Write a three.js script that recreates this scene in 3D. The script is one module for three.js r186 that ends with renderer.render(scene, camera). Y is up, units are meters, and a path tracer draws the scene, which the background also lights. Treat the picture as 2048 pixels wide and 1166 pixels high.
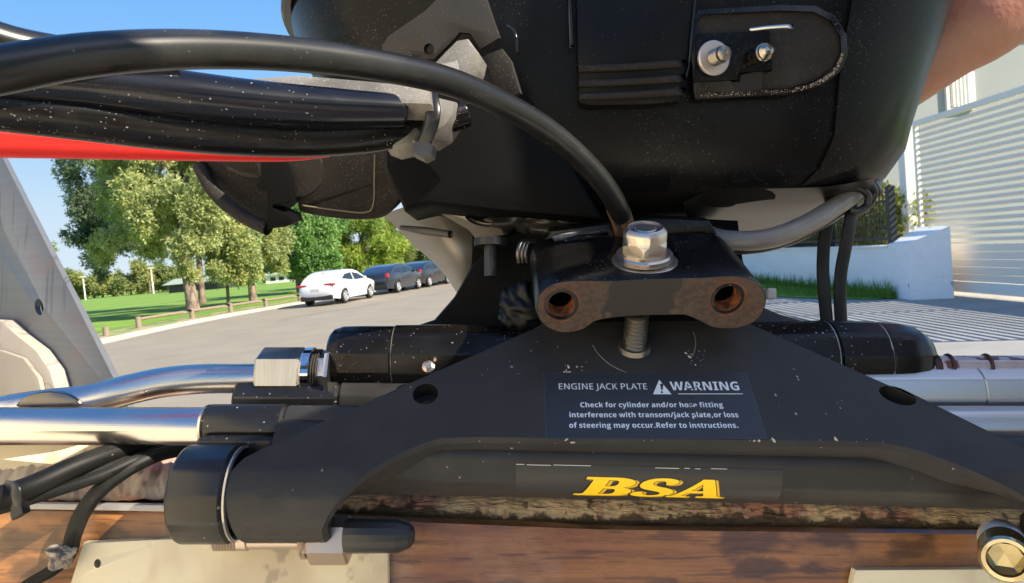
import * as THREE from 'three';
import { mergeGeometries, toCreasedNormals } from 'three/addons/utils/BufferGeometryUtils.js';
import { RoundedBoxGeometry } from 'three/addons/geometries/RoundedBoxGeometry.js';
import { TessellateModifier } from 'three/addons/modifiers/TessellateModifier.js';
import { MarchingCubes } from 'three/addons/objects/MarchingCubes.js';

// ------------------------------------------------------------------ camera, sky, sun, exposure
const V = (x, y, z) => new THREE.Vector3(x, y, z);
const scene = new THREE.Scene();
const EYE = V(0, 1.45, 0), FOCAL = 1400, CX = 1024, CY = 583;          // focal length in pixels of the 2048 px photograph
const camera = new THREE.PerspectiveCamera(2 * Math.atan(583 / FOCAL) * 180 / Math.PI, 2048 / 1166, 0.01, 2000);
camera.position.copy(EYE);
camera.rotation.set(-0.0535, 0, -0.0925, 'YXZ');
camera.focus = 0.31; camera.userData.fStop = 46;
camera.updateMatrixWorld(true);
scene.add(camera);
const EXPOSURE = 3.0;
const SUN_DIR = V(0.74, 0.58, 0.35).normalize();
const renderer = new THREE.WebGLRenderer({ antialias: true });
renderer.toneMapping = THREE.LinearToneMapping;
renderer.toneMappingExposure = EXPOSURE;
renderer.shadowMap.enabled = true;
const s2l = (c) => (c /= 255, c <= 0.04045 ? c / 12.92 : Math.pow((c + 0.055) / 1.055, 2.4));
const lerp = THREE.MathUtils.lerp, clamp = THREE.MathUtils.clamp, smooth = THREE.MathUtils.smoothstep;
{
  const w = 512, h = 256, data = new Float32Array(w * h * 4);
  const stops = [[0, 226, 240, 251], [6, 204, 229, 250], [14, 150, 204, 254], [24, 110, 178, 253], [45, 96, 156, 234], [90, 84, 138, 214]];
  for (let j = 0; j < h; j++) for (let i = 0; i < w; i++) {
    const el = ((j + 0.5) / h - 0.5) * 180, az = ((i + 0.5) / w - 0.5) * 2 * Math.PI, e = Math.max(0, el);
    let k = 0; while (k < stops.length - 2 && e > stops[k + 1][0]) k++;
    const a = stops[k], b = stops[k + 1], t = (e - a[0]) / (b[0] - a[0]);
    const d = V(Math.cos(az) * Math.cos(el * Math.PI / 180), Math.sin(el * Math.PI / 180), Math.sin(az) * Math.cos(el * Math.PI / 180));
    const glow = Math.pow(Math.max(0, d.dot(SUN_DIR)), 12) * 0.9 + Math.pow(Math.max(0, d.dot(SUN_DIR)), 3) * 0.25;
    for (let c = 0; c < 3; c++) data[(j * w + i) * 4 + c] = (s2l(lerp(a[c + 1], b[c + 1], t)) + glow * [1, 0.95, 0.85][c]) / EXPOSURE;
    data[(j * w + i) * 4 + 3] = 1;
  }
  const t = new THREE.DataTexture(data, w, h, THREE.RGBAFormat, THREE.FloatType);
  t.mapping = THREE.EquirectangularReflectionMapping; t.magFilter = t.minFilter = THREE.LinearFilter; t.wrapS = THREE.RepeatWrapping; t.needsUpdate = true;
  scene.background = t; scene.environment = t;
}
const sun = new THREE.DirectionalLight(new THREE.Color().setRGB(1, 0.9, 0.72), 3.2);
sun.position.copy(SUN_DIR).multiplyScalar(60); sun.castShadow = true; sun.shadow.radius = 0.4;
Object.assign(sun.shadow.camera, { left: -70, right: 70, top: 70, bottom: -70, near: 1, far: 200 });
sun.shadow.mapSize.set(4096, 4096);
scene.add(sun, sun.target);

// ------------------------------------------------------------------ helpers: random, noise, textures
function rng(seed) { let s = seed | 0; return () => { s = (s + 0x6d2b79f5) | 0; let t = Math.imul(s ^ (s >>> 15), 1 | s); t = (t + Math.imul(t ^ (t >>> 7), 61 | t)) ^ t; return ((t ^ (t >>> 14)) >>> 0) / 4294967296; }; }
function hash(x, y, s) { let h = Math.imul(x, 374761393) ^ Math.imul(y, 668265263) ^ Math.imul(s, 2147483647 & 1274126177); h = Math.imul(h ^ (h >>> 13), 1274126177); return ((h ^ (h >>> 16)) >>> 0) / 4294967296; }
function noise(u, v, fx, fy, s) {                                       // tiles over u, v in 0..1
  const x = u * fx, y = v * fy, ix = Math.floor(x), iy = Math.floor(y), a = x - ix, b = y - iy, sa = a * a * (3 - 2 * a), sb = b * b * (3 - 2 * b);
  const m = (n, f) => ((n % f) + f) % f, x0 = m(ix, fx), x1 = m(ix + 1, fx), y0 = m(iy, fy), y1 = m(iy + 1, fy);
  return lerp(lerp(hash(x0, y0, s), hash(x1, y0, s), sa), lerp(hash(x0, y1, s), hash(x1, y1, s), sa), sb);
}
function fbm(u, v, fx, fy, s, oct = 4) { let t = 0, a = 0.5, n = 0; for (let o = 0; o < oct; o++) { t += a * noise(u, v, fx, fy, s + o * 17); n += a; a *= 0.5; fx *= 2; fy *= 2; } return t / n; }
const l2s = (c) => 255 * (c <= 0.0031308 ? c * 12.92 : 1.055 * Math.pow(clamp(c, 0, 1), 1 / 2.4) - 0.055);
function tex(w, h, fn, colour = true) {
  const d = new Uint8Array(w * h * 4);
  for (let j = 0; j < h; j++) for (let i = 0; i < w; i++) {
    const r = fn((i + 0.5) / w, (j + 0.5) / h, i, j), o = (j * w + i) * 4;
    if (colour) for (let c = 0; c < 3; c++) d[o + c] = clamp(Math.round(l2s(r[c])), 0, 255); else d[o] = d[o + 1] = d[o + 2] = clamp(Math.round(r * 255), 0, 255);
    d[o + 3] = 255;
  }
  const t = new THREE.DataTexture(d, w, h); t.magFilter = THREE.LinearFilter; t.minFilter = THREE.LinearMipmapLinearFilter; t.generateMipmaps = true;
  t.wrapS = t.wrapT = THREE.RepeatWrapping; if (colour) t.colorSpace = THREE.SRGBColorSpace; t.needsUpdate = true; return t;
}
const mix3 = (a, b, t) => [lerp(a[0], b[0], t), lerp(a[1], b[1], t), lerp(a[2], b[2], t)];
const rgb = (r, g, b) => new THREE.Color().setRGB(r, g, b);
function mat(o) { const { color, ...r } = o; return new THREE.MeshPhysicalMaterial({ color: Array.isArray(color) ? rgb(...color) : color ?? 0xffffff, side: THREE.DoubleSide, ...r }); }
function specks(n, size, seed, r0, r1) {                                // a sparse map of salt and sand grains that stick to the black parts
  const f = new Float32Array(size * size), R = rng(seed);
  for (let k = 0; k < n; k++) {
    let x = R() * size, y = R() * size; for (let t = 0; t < 3 && fbm(x / size, y / size, 6, 6, seed + 40, 3) < 0.42 + 0.22 * R(); t++) { x = R() * size; y = R() * size; } const r = lerp(r0, r1, Math.pow(R(), 3)), b = 0.35 + 0.65 * R(), e = 0.6 + R() * 0.8;
    for (let j = -4; j <= 4; j++) for (let i = -4; i <= 4; i++) {
      const q = Math.hypot(i * e, j / e), p = ((Math.floor(y + j) + size) % size) * size + ((Math.floor(x + i) + size) % size);
      f[p] = Math.max(f[p], b * (1 - smooth(q, r * 0.6, r + 0.6)));
    }
  }
  return f;
}
function dusty(base, { n = 900, dust = 0.03, seed = 1, size = 1024, speck = 0.38, fleck = 0.5, r1 = 2.6, tint = [1, 0.95, 0.86] } = {}) {
  const f = specks(n, size, seed, 0.7, r1);
  return tex(size, size, (u, v, i, j) => {
    const cloud = smooth(fbm(u, v, 5, 5, seed + 3, 4), 0.42, 0.72), grain = hash(i, j, seed + 9), fine = grain > 1 - fleck * 0.06 * (0.2 + cloud) ? 0.5 * grain : 0;
    const a = clamp(f[j * size + i] * speck + dust * cloud * (0.5 + grain * 0.8) + fine * dust * 3, 0, 1), tone = 0.8 + 0.4 * fbm(u, v, 24, 24, seed + 5, 3);
    return [base[0] * tone + a * tint[0], base[1] * tone + a * tint[1], base[2] * tone + a * tint[2]];
  });
}
const roughTex = (lo, hi, f, seed, size = 512) => tex(size, size, (u, v) => lerp(lo, hi, fbm(u, v, f, f, seed, 5)), false);

// ------------------------------------------------------------------ helpers: geometry
// uv in metres by the face's main direction, scaled so that one repeat of the texture covers `tile` metres
function boxUV(g, tile = 0.2) {
  g = g.index ? g.toNonIndexed() : g;
  const p = g.attributes.position, uv = new Float32Array(p.count * 2), a = V(), b = V(), c = V(), n = V();
  for (let i = 0; i < p.count; i += 3) {
    a.fromBufferAttribute(p, i); b.fromBufferAttribute(p, i + 1); c.fromBufferAttribute(p, i + 2);
    n.copy(b).sub(a).cross(c.clone().sub(a)); const ax = Math.abs(n.x), ay = Math.abs(n.y), az = Math.abs(n.z);
    [a, b, c].forEach((q, k) => {
      const [u, v] = ax > ay && ax > az ? [q.z, q.y] : ay > az ? [q.x, q.z] : [q.x, q.y];
      uv[(i + k) * 2] = u / tile; uv[(i + k) * 2 + 1] = v / tile;
    });
  }
  g.setAttribute('uv', new THREE.BufferAttribute(uv, 2));
  for (const k of Object.keys(g.attributes)) if (!['position', 'normal', 'uv'].includes(k)) g.deleteAttribute(k);
  return g;
}
const plain = (g) => { g = g.index ? g.toNonIndexed() : g; if (!g.attributes.normal) g.computeVertexNormals(); if (!g.attributes.uv) g.setAttribute('uv', new THREE.BufferAttribute(new Float32Array(g.attributes.position.count * 2), 2)); for (const k of Object.keys(g.attributes)) if (!['position', 'normal', 'uv'].includes(k)) g.deleteAttribute(k); return g; };
const merge = (list) => list.length === 1 ? plain(list[0]) : mergeGeometries(list.map(plain), false);
function grid(pts, nu, nv, closeU = false) {                             // pts[j][i]: a sheet of points
  const pos = [], uv = [], idx = [];
  for (let j = 0; j < nv; j++) for (let i = 0; i < nu; i++) { const p = pts[j][i]; pos.push(p.x, p.y, p.z); uv.push(i / (nu - 1), j / (nv - 1)); }
  for (let j = 0; j < nv - 1; j++) for (let i = 0; i < (closeU ? nu : nu - 1); i++) { const i2 = (i + 1) % nu, a = j * nu + i, b = j * nu + i2, c = (j + 1) * nu + i2, d = (j + 1) * nu + i; idx.push(a, b, c, a, c, d); }
  const g = new THREE.BufferGeometry(); g.setAttribute('position', new THREE.Float32BufferAttribute(pos, 3)); g.setAttribute('uv', new THREE.Float32BufferAttribute(uv, 2)); g.setIndex(idx); g.computeVertexNormals(); return g;
}
function tube(points, radii, { seg = 80, rad = 16, flat = 1, caps = true, up = null } = {}) {
  const curve = new THREE.CatmullRomCurve3(points, false, 'centripetal'), rows = [], R = Array.isArray(radii) ? radii : [radii];
  let prevN = null;
  for (let j = 0; j <= seg; j++) {
    const t = j / seg, p = curve.getPoint(t), tg = curve.getTangent(t), k = t * (R.length - 1), k0 = Math.min(R.length - 1, Math.floor(k)), r = lerp(R[k0], R[Math.min(R.length - 1, k0 + 1)], k - k0);
    let n = up ? up.clone() : prevN ? prevN.clone() : (Math.abs(tg.y) < 0.9 ? V(0, 1, 0) : V(1, 0, 0));
    n.addScaledVector(tg, -n.dot(tg)).normalize(); prevN = n; const b = V().crossVectors(tg, n), row = [];
    for (let i = 0; i < rad; i++) { const a = i / rad * 2 * Math.PI; row.push(p.clone().addScaledVector(n, Math.cos(a) * r * flat).addScaledVector(b, Math.sin(a) * r)); }
    rows.push(row);
  }
  if (caps) for (const end of [0, rows.length - 1]) {
    const c = rows[end].reduce((s, p) => s.add(p), V()).divideScalar(rad), shrink = [0.6, 0.001].map((q) => rows[end].map((p) => c.clone().lerp(p, q)));
    if (end === 0) rows.unshift(shrink[1], shrink[0]); else rows.push(shrink[0], shrink[1]);
  }
  return grid(rows, rad, rows.length, true);
}
function lathe(p, axis, profile, n = 40, crease = 0.5) {                  // profile [distance along axis, radius]
  const g = new THREE.LatheGeometry(profile.map(([t, r]) => new THREE.Vector2(Math.max(r, 1e-6), t)), n);
  g.applyQuaternion(new THREE.Quaternion().setFromUnitVectors(V(0, 1, 0), axis.clone().normalize())).translate(p.x, p.y, p.z);
  return toCreasedNormals(g.deleteAttribute('normal') && g, crease);
}
const X = V(1, 0, 0), Y = V(0, 1, 0);
function hexPrism(p, axis, r, t0, t1, spin = 0, ch = 0.08) {
  const g = new THREE.CylinderGeometry(1, 1, 1, 6, 1), c = r * ch;
  const prof = [[t0, 0], [t0, r - c], [t0 + c, r], [t1 - c, r], [t1, r - c], [t1, 0]];
  g.dispose();
  const l = new THREE.LatheGeometry(prof.map(([t, q]) => new THREE.Vector2(Math.max(q, 1e-6), t)), 6).toNonIndexed();
  l.rotateY(spin); l.applyQuaternion(new THREE.Quaternion().setFromUnitVectors(V(0, 1, 0), axis.clone().normalize())).translate(p.x, p.y, p.z);
  l.computeVertexNormals(); return l;
}
function box(x0, x1, y0, y1, z0, z1, r = 0.001) { const g = r ? new RoundedBoxGeometry(x1 - x0, y1 - y0, z1 - z0, 2, r) : new THREE.BoxGeometry(x1 - x0, y1 - y0, z1 - z0); return g.translate((x0 + x1) / 2, (y0 + y1) / 2, (z0 + z1) / 2); }

// ------------------------------------------------------------------ the boat's own frame: it sits nose-up and rolled on its trailer
const BOAT = new THREE.Matrix4().compose(EYE, new THREE.Quaternion().setFromEuler(new THREE.Euler(-0.0535, 0, -0.0925, 'YXZ')), V(1, 1, 1));
const BOATQ = new THREE.Quaternion().setFromRotationMatrix(BOAT);
const P = (px, py, d) => V((px - CX) / FOCAL * d, (CY - py) / FOCAL * d, -d);        // a point of the boat frame seen at that pixel, d metres off
const W = (px, py, d) => P(px, py, d).applyMatrix4(BOAT);                              // the same in the street's frame
function G(px, py, h = 0) { const q = W(px, py, 1).sub(EYE); return EYE.clone().addScaledVector(q, (h - EYE.y) / q.y); }   // where that sight line meets the ground
function plane(o, n, ex = X) { n = n.clone().normalize(); const x = ex.clone().addScaledVector(n, -ex.dot(n)).normalize(); return { o, n, x, y: V().crossVectors(n, x) }; }
function hit(pl, px, py) { const q = P(px, py, 1), t = pl.o.dot(pl.n) / q.dot(pl.n), p = q.multiplyScalar(t).sub(pl.o); return new THREE.Vector2(p.dot(pl.x), p.dot(pl.y)); }
const lift = (pl, g) => g.applyMatrix4(new THREE.Matrix4().makeBasis(pl.x, pl.y, pl.n).setPosition(pl.o));
function outline(pl, pts, curve = false) { const q = pts.map(([x, y]) => hit(pl, x, y)); return curve ? new THREE.CatmullRomCurve3(q.map((p) => V(p.x, p.y, 0)), true, 'centripetal').getPoints(q.length * 6).slice(0, -1).map((p) => new THREE.Vector2(p.x, p.y)) : q; }
// a solid piece whose front outline lies in plane pl and which reaches `thick` back from it
function prism(pl, pts, thick, { bevel = 0.0006, curve = false, holes = [], crease = 0.7 } = {}) {
  const s = new THREE.Shape(outline(pl, pts, curve));
  for (const h of holes) { const c = hit(pl, h[0], h[1]), e = new THREE.Path(); e.absellipse(c.x, c.y, h[2], h[3] ?? h[2], 0, Math.PI * 2, true, h[4] ?? 0); s.holes.push(e); }
  const g = new THREE.ExtrudeGeometry(s, { depth: thick - 2 * bevel, bevelEnabled: bevel > 0, bevelThickness: bevel, bevelSize: bevel, bevelOffset: -bevel, bevelSegments: 2, curveSegments: 24 });
  g.translate(0, 0, -(thick - bevel)); return toCreasedNormals(lift(pl, g), crease);
}
const facing = (px, py, d, n = V(0, 0, 1)) => plane(P(px, py, d), n);

// ------------------------------------------------------------------ helpers: things and parts
const taken = {};
const numbered = (n) => { const k = taken[n] = (taken[n] ?? -1) + 1; return k ? n + '_' + String(k).padStart(3, '0') : n; };
function tag(o, label, category, group, kind) { if (label) o.userData.label = label; if (category) o.userData.category = category; if (group) o.userData.group = group; if (kind) o.userData.kind = kind; return o; }
function shade(o) { o.traverse((m) => { if (m.isMesh) m.castShadow = m.receiveShadow = true; }); return o; }
function boatThing(name, label, category, base, group) {                    // base: a point of the boat frame
  const o = new THREE.Group(); o.name = numbered(name); o.position.copy(base).applyMatrix4(BOAT); o.quaternion.copy(BOATQ); o.userData.base = base;
  tag(o, label, category, group); scene.add(o); return o;
}
function part(name, geos, material, parent, { tile = 0.2, uv = true, label } = {}) {
  let root = parent; while (!root.userData.base) root = root.parent;
  let g = merge([].concat(geos)); if (uv) g = boxUV(g, tile);
  const b = root.userData.base; g = g.clone().translate(-b.x, -b.y, -b.z);
  const m = new THREE.Mesh(g, material); m.name = name; m.castShadow = m.receiveShadow = true; if (label) m.userData.label = label; parent.add(m); return m;
}
function streetThing(name, label, category, pos, group) { const o = new THREE.Group(); o.name = numbered(name); o.position.copy(pos); tag(o, label, category, group); scene.add(o); return o; }
function wpart(name, geos, material, parent, { tile = 0, label } = {}) { let g = merge([].concat(geos)); if (tile) g = boxUV(g, tile); const m = new THREE.Mesh(g, material); m.name = name; m.castShadow = m.receiveShadow = true; if (label) m.userData.label = label; parent.add(m); return m; }
function struct(name, g, material, label) { const m = new THREE.Mesh(g, material); m.name = numbered(name); m.castShadow = m.receiveShadow = true; m.userData.kind = 'structure'; if (label) m.userData.label = label; scene.add(m); return m; }

// ------------------------------------------------------------------ materials
const M = {
  cowl: mat({ map: dusty([0.0055, 0.0053, 0.0055], { n: 2600, dust: 0.005, seed: 11, speck: 0.14, r1: 1.2 }), roughness: 0.36, roughnessMap: roughTex(0.6, 1, 6, 4), specularIntensity: 0.28 }),
  gloss: mat({ color: [0.006, 0.006, 0.007], roughness: 0.14 }),
  matte: mat({ map: dusty([0.022, 0.0185, 0.016], { n: 9000, dust: 0.022, seed: 23, speck: 0.16, r1: 1.0 }), roughness: 0.75, specularIntensity: 0.5 }),
  dark: mat({ color: [0.005, 0.005, 0.005], roughness: 0.6, specularIntensity: 0.15 }),
  sandy: mat({ map: dusty([0.006, 0.0055, 0.0055], { n: 1500, dust: 0.008, seed: 31, speck: 0.36, r1: 1.8 }), roughness: 0.3, roughnessMap: roughTex(0.6, 1, 7, 8), specularIntensity: 0.5 }),
  hose: mat({ map: dusty([0.009, 0.009, 0.009], { n: 320, dust: 0.016, seed: 41, speck: 0.35, r1: 1.8 }), roughness: 0.34, roughnessMap: roughTex(0.7, 1, 9, 14) }),
  rubber: mat({ map: dusty([0.008, 0.008, 0.008], { n: 200, dust: 0.02, seed: 43, speck: 0.3, r1: 1.8 }), roughness: 0.5, specularIntensity: 0.4 }),
  anod: mat({ map: dusty([0.036, 0.0345, 0.034], { n: 220, dust: 0.008, seed: 51, speck: 0.4, r1: 2 }), roughness: 0.48, metalness: 0.1, specularIntensity: 0.45, bumpMap: roughTex(0, 1, 160, 5), bumpScale: 0.00006 }),
  anodSand: mat({ map: dusty([0.013, 0.013, 0.014], { n: 700, dust: 0.006, seed: 53, speck: 0.5, r1: 2.2 }), roughness: 0.34, metalness: 0.25 }),
  edge: mat({ color: [0.42, 0.42, 0.43], roughness: 0.35, metalness: 0.8 }),
  chrome: mat({ color: [0.74, 0.72, 0.70], roughness: 0.15, metalness: 1, roughnessMap: roughTex(0.6, 1, 8, 9) }),
  steel: mat({ map: tex(256, 256, (u, v) => { const k = 0.9 + 0.2 * fbm(u, v, 12, 12, 77, 4); return [0.60 * k, 0.57 * k, 0.53 * k]; }), roughness: 0.3, metalness: 1 }),
  brass: mat({ color: [0.55, 0.44, 0.34], roughness: 0.3, metalness: 0.95 }),
  nylon: mat({ color: [0.03, 0.03, 0.10], roughness: 0.4 }),
  guide: mat({ map: dusty([0.115, 0.107, 0.095], { n: 2600, dust: 0.10, seed: 61, speck: 0.4, r1: 1.4 }), roughness: 0.7 }),
  red: mat({ color: [0.62, 0.012, 0.008], roughness: 0.4 }),
  tie: mat({ color: [0.012, 0.012, 0.013], roughness: 0.35 }),
  rust: mat({ map: tex(256, 256, (u, v) => mix3([0.30, 0.085, 0.018], [0.07, 0.025, 0.012], smooth(fbm(u, v, 10, 10, 5, 5), 0.4, 0.65))), roughness: 0.95, bumpMap: roughTex(0, 1, 30, 6, 256), bumpScale: 0.0004 }),
};

// ------------------------------------------------------------------ the street: ground, road, kerb, verges, driveway
const strip = (pts, y) => {                                               // a flat sheet from an outline of [x, z]
  const s = new THREE.Shape(pts.map(([x, z]) => new THREE.Vector2(x, -z))); return new THREE.ShapeGeometry(s, 12).rotateX(-Math.PI / 2).translate(0, y, 0);
};
const grassTex = tex(512, 512, (u, v, i, j) => { const k = fbm(u, v, 6, 6, 3, 5), g = hash(i, j, 8), m = fbm(u, v, 60, 60, 14, 2); const c = mix3([0.13, 0.25, 0.018], [0.21, 0.33, 0.035], smooth(k, 0.3, 0.7)); const q = 0.62 + 0.35 * g + 0.35 * m; return [c[0] * q, c[1] * q, c[2] * q]; });
const asphaltTex = tex(1024, 1024, (u, v, i, j) => { const q = 0.80 + 0.24 * fbm(u, v, 5, 5, 21, 5) + 0.18 * (hash(i, j, 2) - 0.5), tar = smooth(fbm(u, v, 3, 3, 31, 3), 0.60, 0.64) * 0.1; return [0.30 * q - tar * 0.1, 0.255 * q - tar * 0.1, 0.19 * q - tar * 0.08]; });
const concreteTex = tex(512, 512, (u, v, i, j) => { const q = 0.75 + 0.4 * fbm(u, v, 5, 5, 41, 5) + 0.15 * (hash(i, j, 4) - 0.5); return [0.32 * q, 0.305 * q, 0.28 * q]; });
const dryTex = tex(512, 512, (u, v, i, j) => { const k = smooth(fbm(u, v, 7, 7, 55, 5), 0.35, 0.65), q = 0.7 + 0.5 * hash(i, j, 6); return mix3([0.20, 0.27, 0.05], [0.42, 0.34, 0.2], k).map((c) => c * q); });
const MS = {
  grass: mat({ map: grassTex, roughness: 1 }), asphalt: mat({ map: asphaltTex, roughness: 0.95, bumpMap: roughTex(0, 1, 120, 12), bumpScale: 0.004 }), concrete: mat({ map: concreteTex, roughness: 0.95 }), dry: mat({ map: dryTex, roughness: 1 }),
  kerb: mat({ map: concreteTex, color: [1.6, 1.5, 1.35], roughness: 0.9 }),
  white: mat({ map: tex(512, 512, (u, v) => { const q = 0.9 + 0.12 * fbm(u, v, 4, 9, 61, 5); return [0.92 * q, 0.90 * q, 0.87 * q]; }), roughness: 0.85 }),
  iron: mat({ color: [0.02, 0.022, 0.026], roughness: 0.5 }), slat: mat({ color: [0.92, 0.80, 0.66], roughness: 0.55 }), cream: mat({ color: [0.88, 0.82, 0.74], roughness: 0.6 }),
  wood: mat({ map: tex(256, 256, (u, v) => mix3([0.34, 0.27, 0.2], [0.2, 0.15, 0.11], fbm(u, v, 3, 40, 71, 4))), roughness: 0.95 }),
  bark: mat({ map: tex(256, 256, (u, v) => mix3([0.30, 0.22, 0.17], [0.13, 0.095, 0.075], smooth(fbm(u, v, 14, 4, 81, 5), 0.3, 0.7))), roughness: 1, bumpMap: roughTex(0, 1, 18, 15, 256), bumpScale: 0.03 }),
  glass: mat({ color: [0.015, 0.02, 0.025], roughness: 0.05, specularIntensity: 1 }), roof: mat({ color: [0.45, 0.52, 0.5], roughness: 0.7 }), wallDark: mat({ color: [0.06, 0.06, 0.07], roughness: 0.9 }),
};
// one sheet of ground to the horizon; the road bends right, the park lies left of the kerb
struct('ground', boxUV(new THREE.PlaneGeometry(1600, 1600, 4, 4).rotateX(-Math.PI / 2).translate(0, -0.16, 0), 9), MS.grass);
const kerbLine = [[-10.6, 30], [-11.2, 6], [-11.5, -12], [-11.7, -19.3], [-11.75, -24], [-11.2, -28.5], [-10.2, -33], [-8.2, -40], [-6.2, -47], [-4.0, -54], [-0.2, -66], [8, -90], [30, -150]];
const kc = new THREE.CatmullRomCurve3(kerbLine.map(([x, z]) => V(x, 0, z)), false, 'centripetal').getPoints(160);
const off = (c, d) => c.map((p, i) => { const a = c[Math.max(0, i - 1)], b = c[Math.min(c.length - 1, i + 1)], t = b.clone().sub(a).normalize(); return [p.x - t.z * d, p.z + t.x * d]; });
const sheetBetween = (a, b, ya, yb = ya) => grid([a.map(([x, z]) => V(x, ya, z)), b.map(([x, z]) => V(x, yb, z))], a.length, 2);
const shoulder = sheetBetween(off(kc, 0), off(kc, 17), 0);
struct('road', boxUV(shoulder, 4), MS.asphalt);
{ const pts = [[560, 640], [640, 626], [730, 612], [820, 596], [930, 578]].map(([x, y]) => G(x, y, 0.004)), cv = new THREE.CatmullRomCurve3(pts), a = [], c = [], R = rng(12); for (let k = 0; k <= 60; k++) { const p = cv.getPoint(k / 60), w = 0.05 + 0.05 * R(); a.push(p.clone().add(V(0, 0, w))); c.push(p.clone().add(V(0.01, 0, -w))); } struct('road_seam', grid([a, c], 61, 2), mat({ color: [0.12, 0.1, 0.085], roughness: 1 })); }
struct('kerb', boxUV(merge([sheetBetween(off(kc, 0), off(kc, 0), 0.004, 0.12), sheetBetween(off(kc, 0), off(kc, -0.18), 0.12), sheetBetween(off(kc, 0.34), off(kc, 0), 0.006, 0.008)]), 2), MS.kerb, 'pale concrete kerb along the park side of the road');
struct('verge', boxUV(sheetBetween(off(kc, -0.18), off(kc, -2.0), 0.11), 3), MS.dry);
struct('field', boxUV(sheetBetween(off(kc, -2.0), off(kc, -60), 0.115, 0.12), 7), MS.grass);
struct('field', boxUV(sheetBetween(off(kc, -60), off(kc, -420), 0.12, 0.5), 9), MS.grass);
struct('driveway', boxUV(strip([[4.2, -6.2], [4.6, -12.2], [3.5, -15.2], [2.2, -40], [3.4, -40], [5.75, -15.5], [6.3, -13.6], [7.0, -12.4], [8.6, -13.6], [8.6, -5.0]], 0.012), 2.5), MS.concrete, 'grey concrete driveway and footpath before the slatted gate');
{
  const turf = strip([[5.3, -15.8], [5.9, -13.9], [6.5, -12.7], [7.1, -12.4], [7.05, -30], [3.2, -34]], 0.03);
  struct('footpath', boxUV(strip([[5.0, -6.0], [8.7, -5.0], [16, 2], [16, 40], [5.0, 40]], 0.016), 2.5), MS.concrete, 'grey concrete path beyond the driveway');
  struct('verge', boxUV(turf, 2), MS.grass, 'green grass strip at the foot of the white wall');
  const R = rng(5), blade = new THREE.BufferGeometry(); blade.setAttribute('position', new THREE.Float32BufferAttribute([-0.006, 0, 0, 0.006, 0, 0, 0.004, 0.6, 0.08, -0.004, 0.6, 0.08, 0, 1, 0.25], 3)); blade.setIndex([0, 1, 2, 0, 2, 3, 3, 2, 4]); blade.computeVertexNormals();
  const n = 7000, im = new THREE.InstancedMesh(blade, mat({ color: [0.13, 0.24, 0.03], roughness: 0.9 }), n), o = new THREE.Object3D();
  for (let k = 0; k < n; k++) {
    const z = -12.5 - Math.pow(R(), 1.3) * 11, edge = z > -15.5 ? lerp(6.75, 5.4, (-12.5 - z) / 3) : lerp(5.4, 4.6, (-15.5 - z) / 8), near = R() < 0.4, x = near ? 6.85 - R() * 0.15 : lerp(edge, 6.85, R());
    o.position.set(x, 0.03, z); o.rotation.set(0, R() * 7, 0); const h = near ? 0.1 + R() * R() * 0.34 : 0.05 + R() * 0.09; o.scale.set(1.2, h, h); o.updateMatrix(); im.setMatrixAt(k, o.matrix); im.setColorAt(k, rgb(0.7 + R() * 0.6, 0.8 + R() * 0.4, 0.6 + R() * 0.5));
  }
  im.name = 'grass'; tag(im, 'tufts of green grass growing along the white wall', 'grass', null, 'stuff'); scene.add(im);
}

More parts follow.
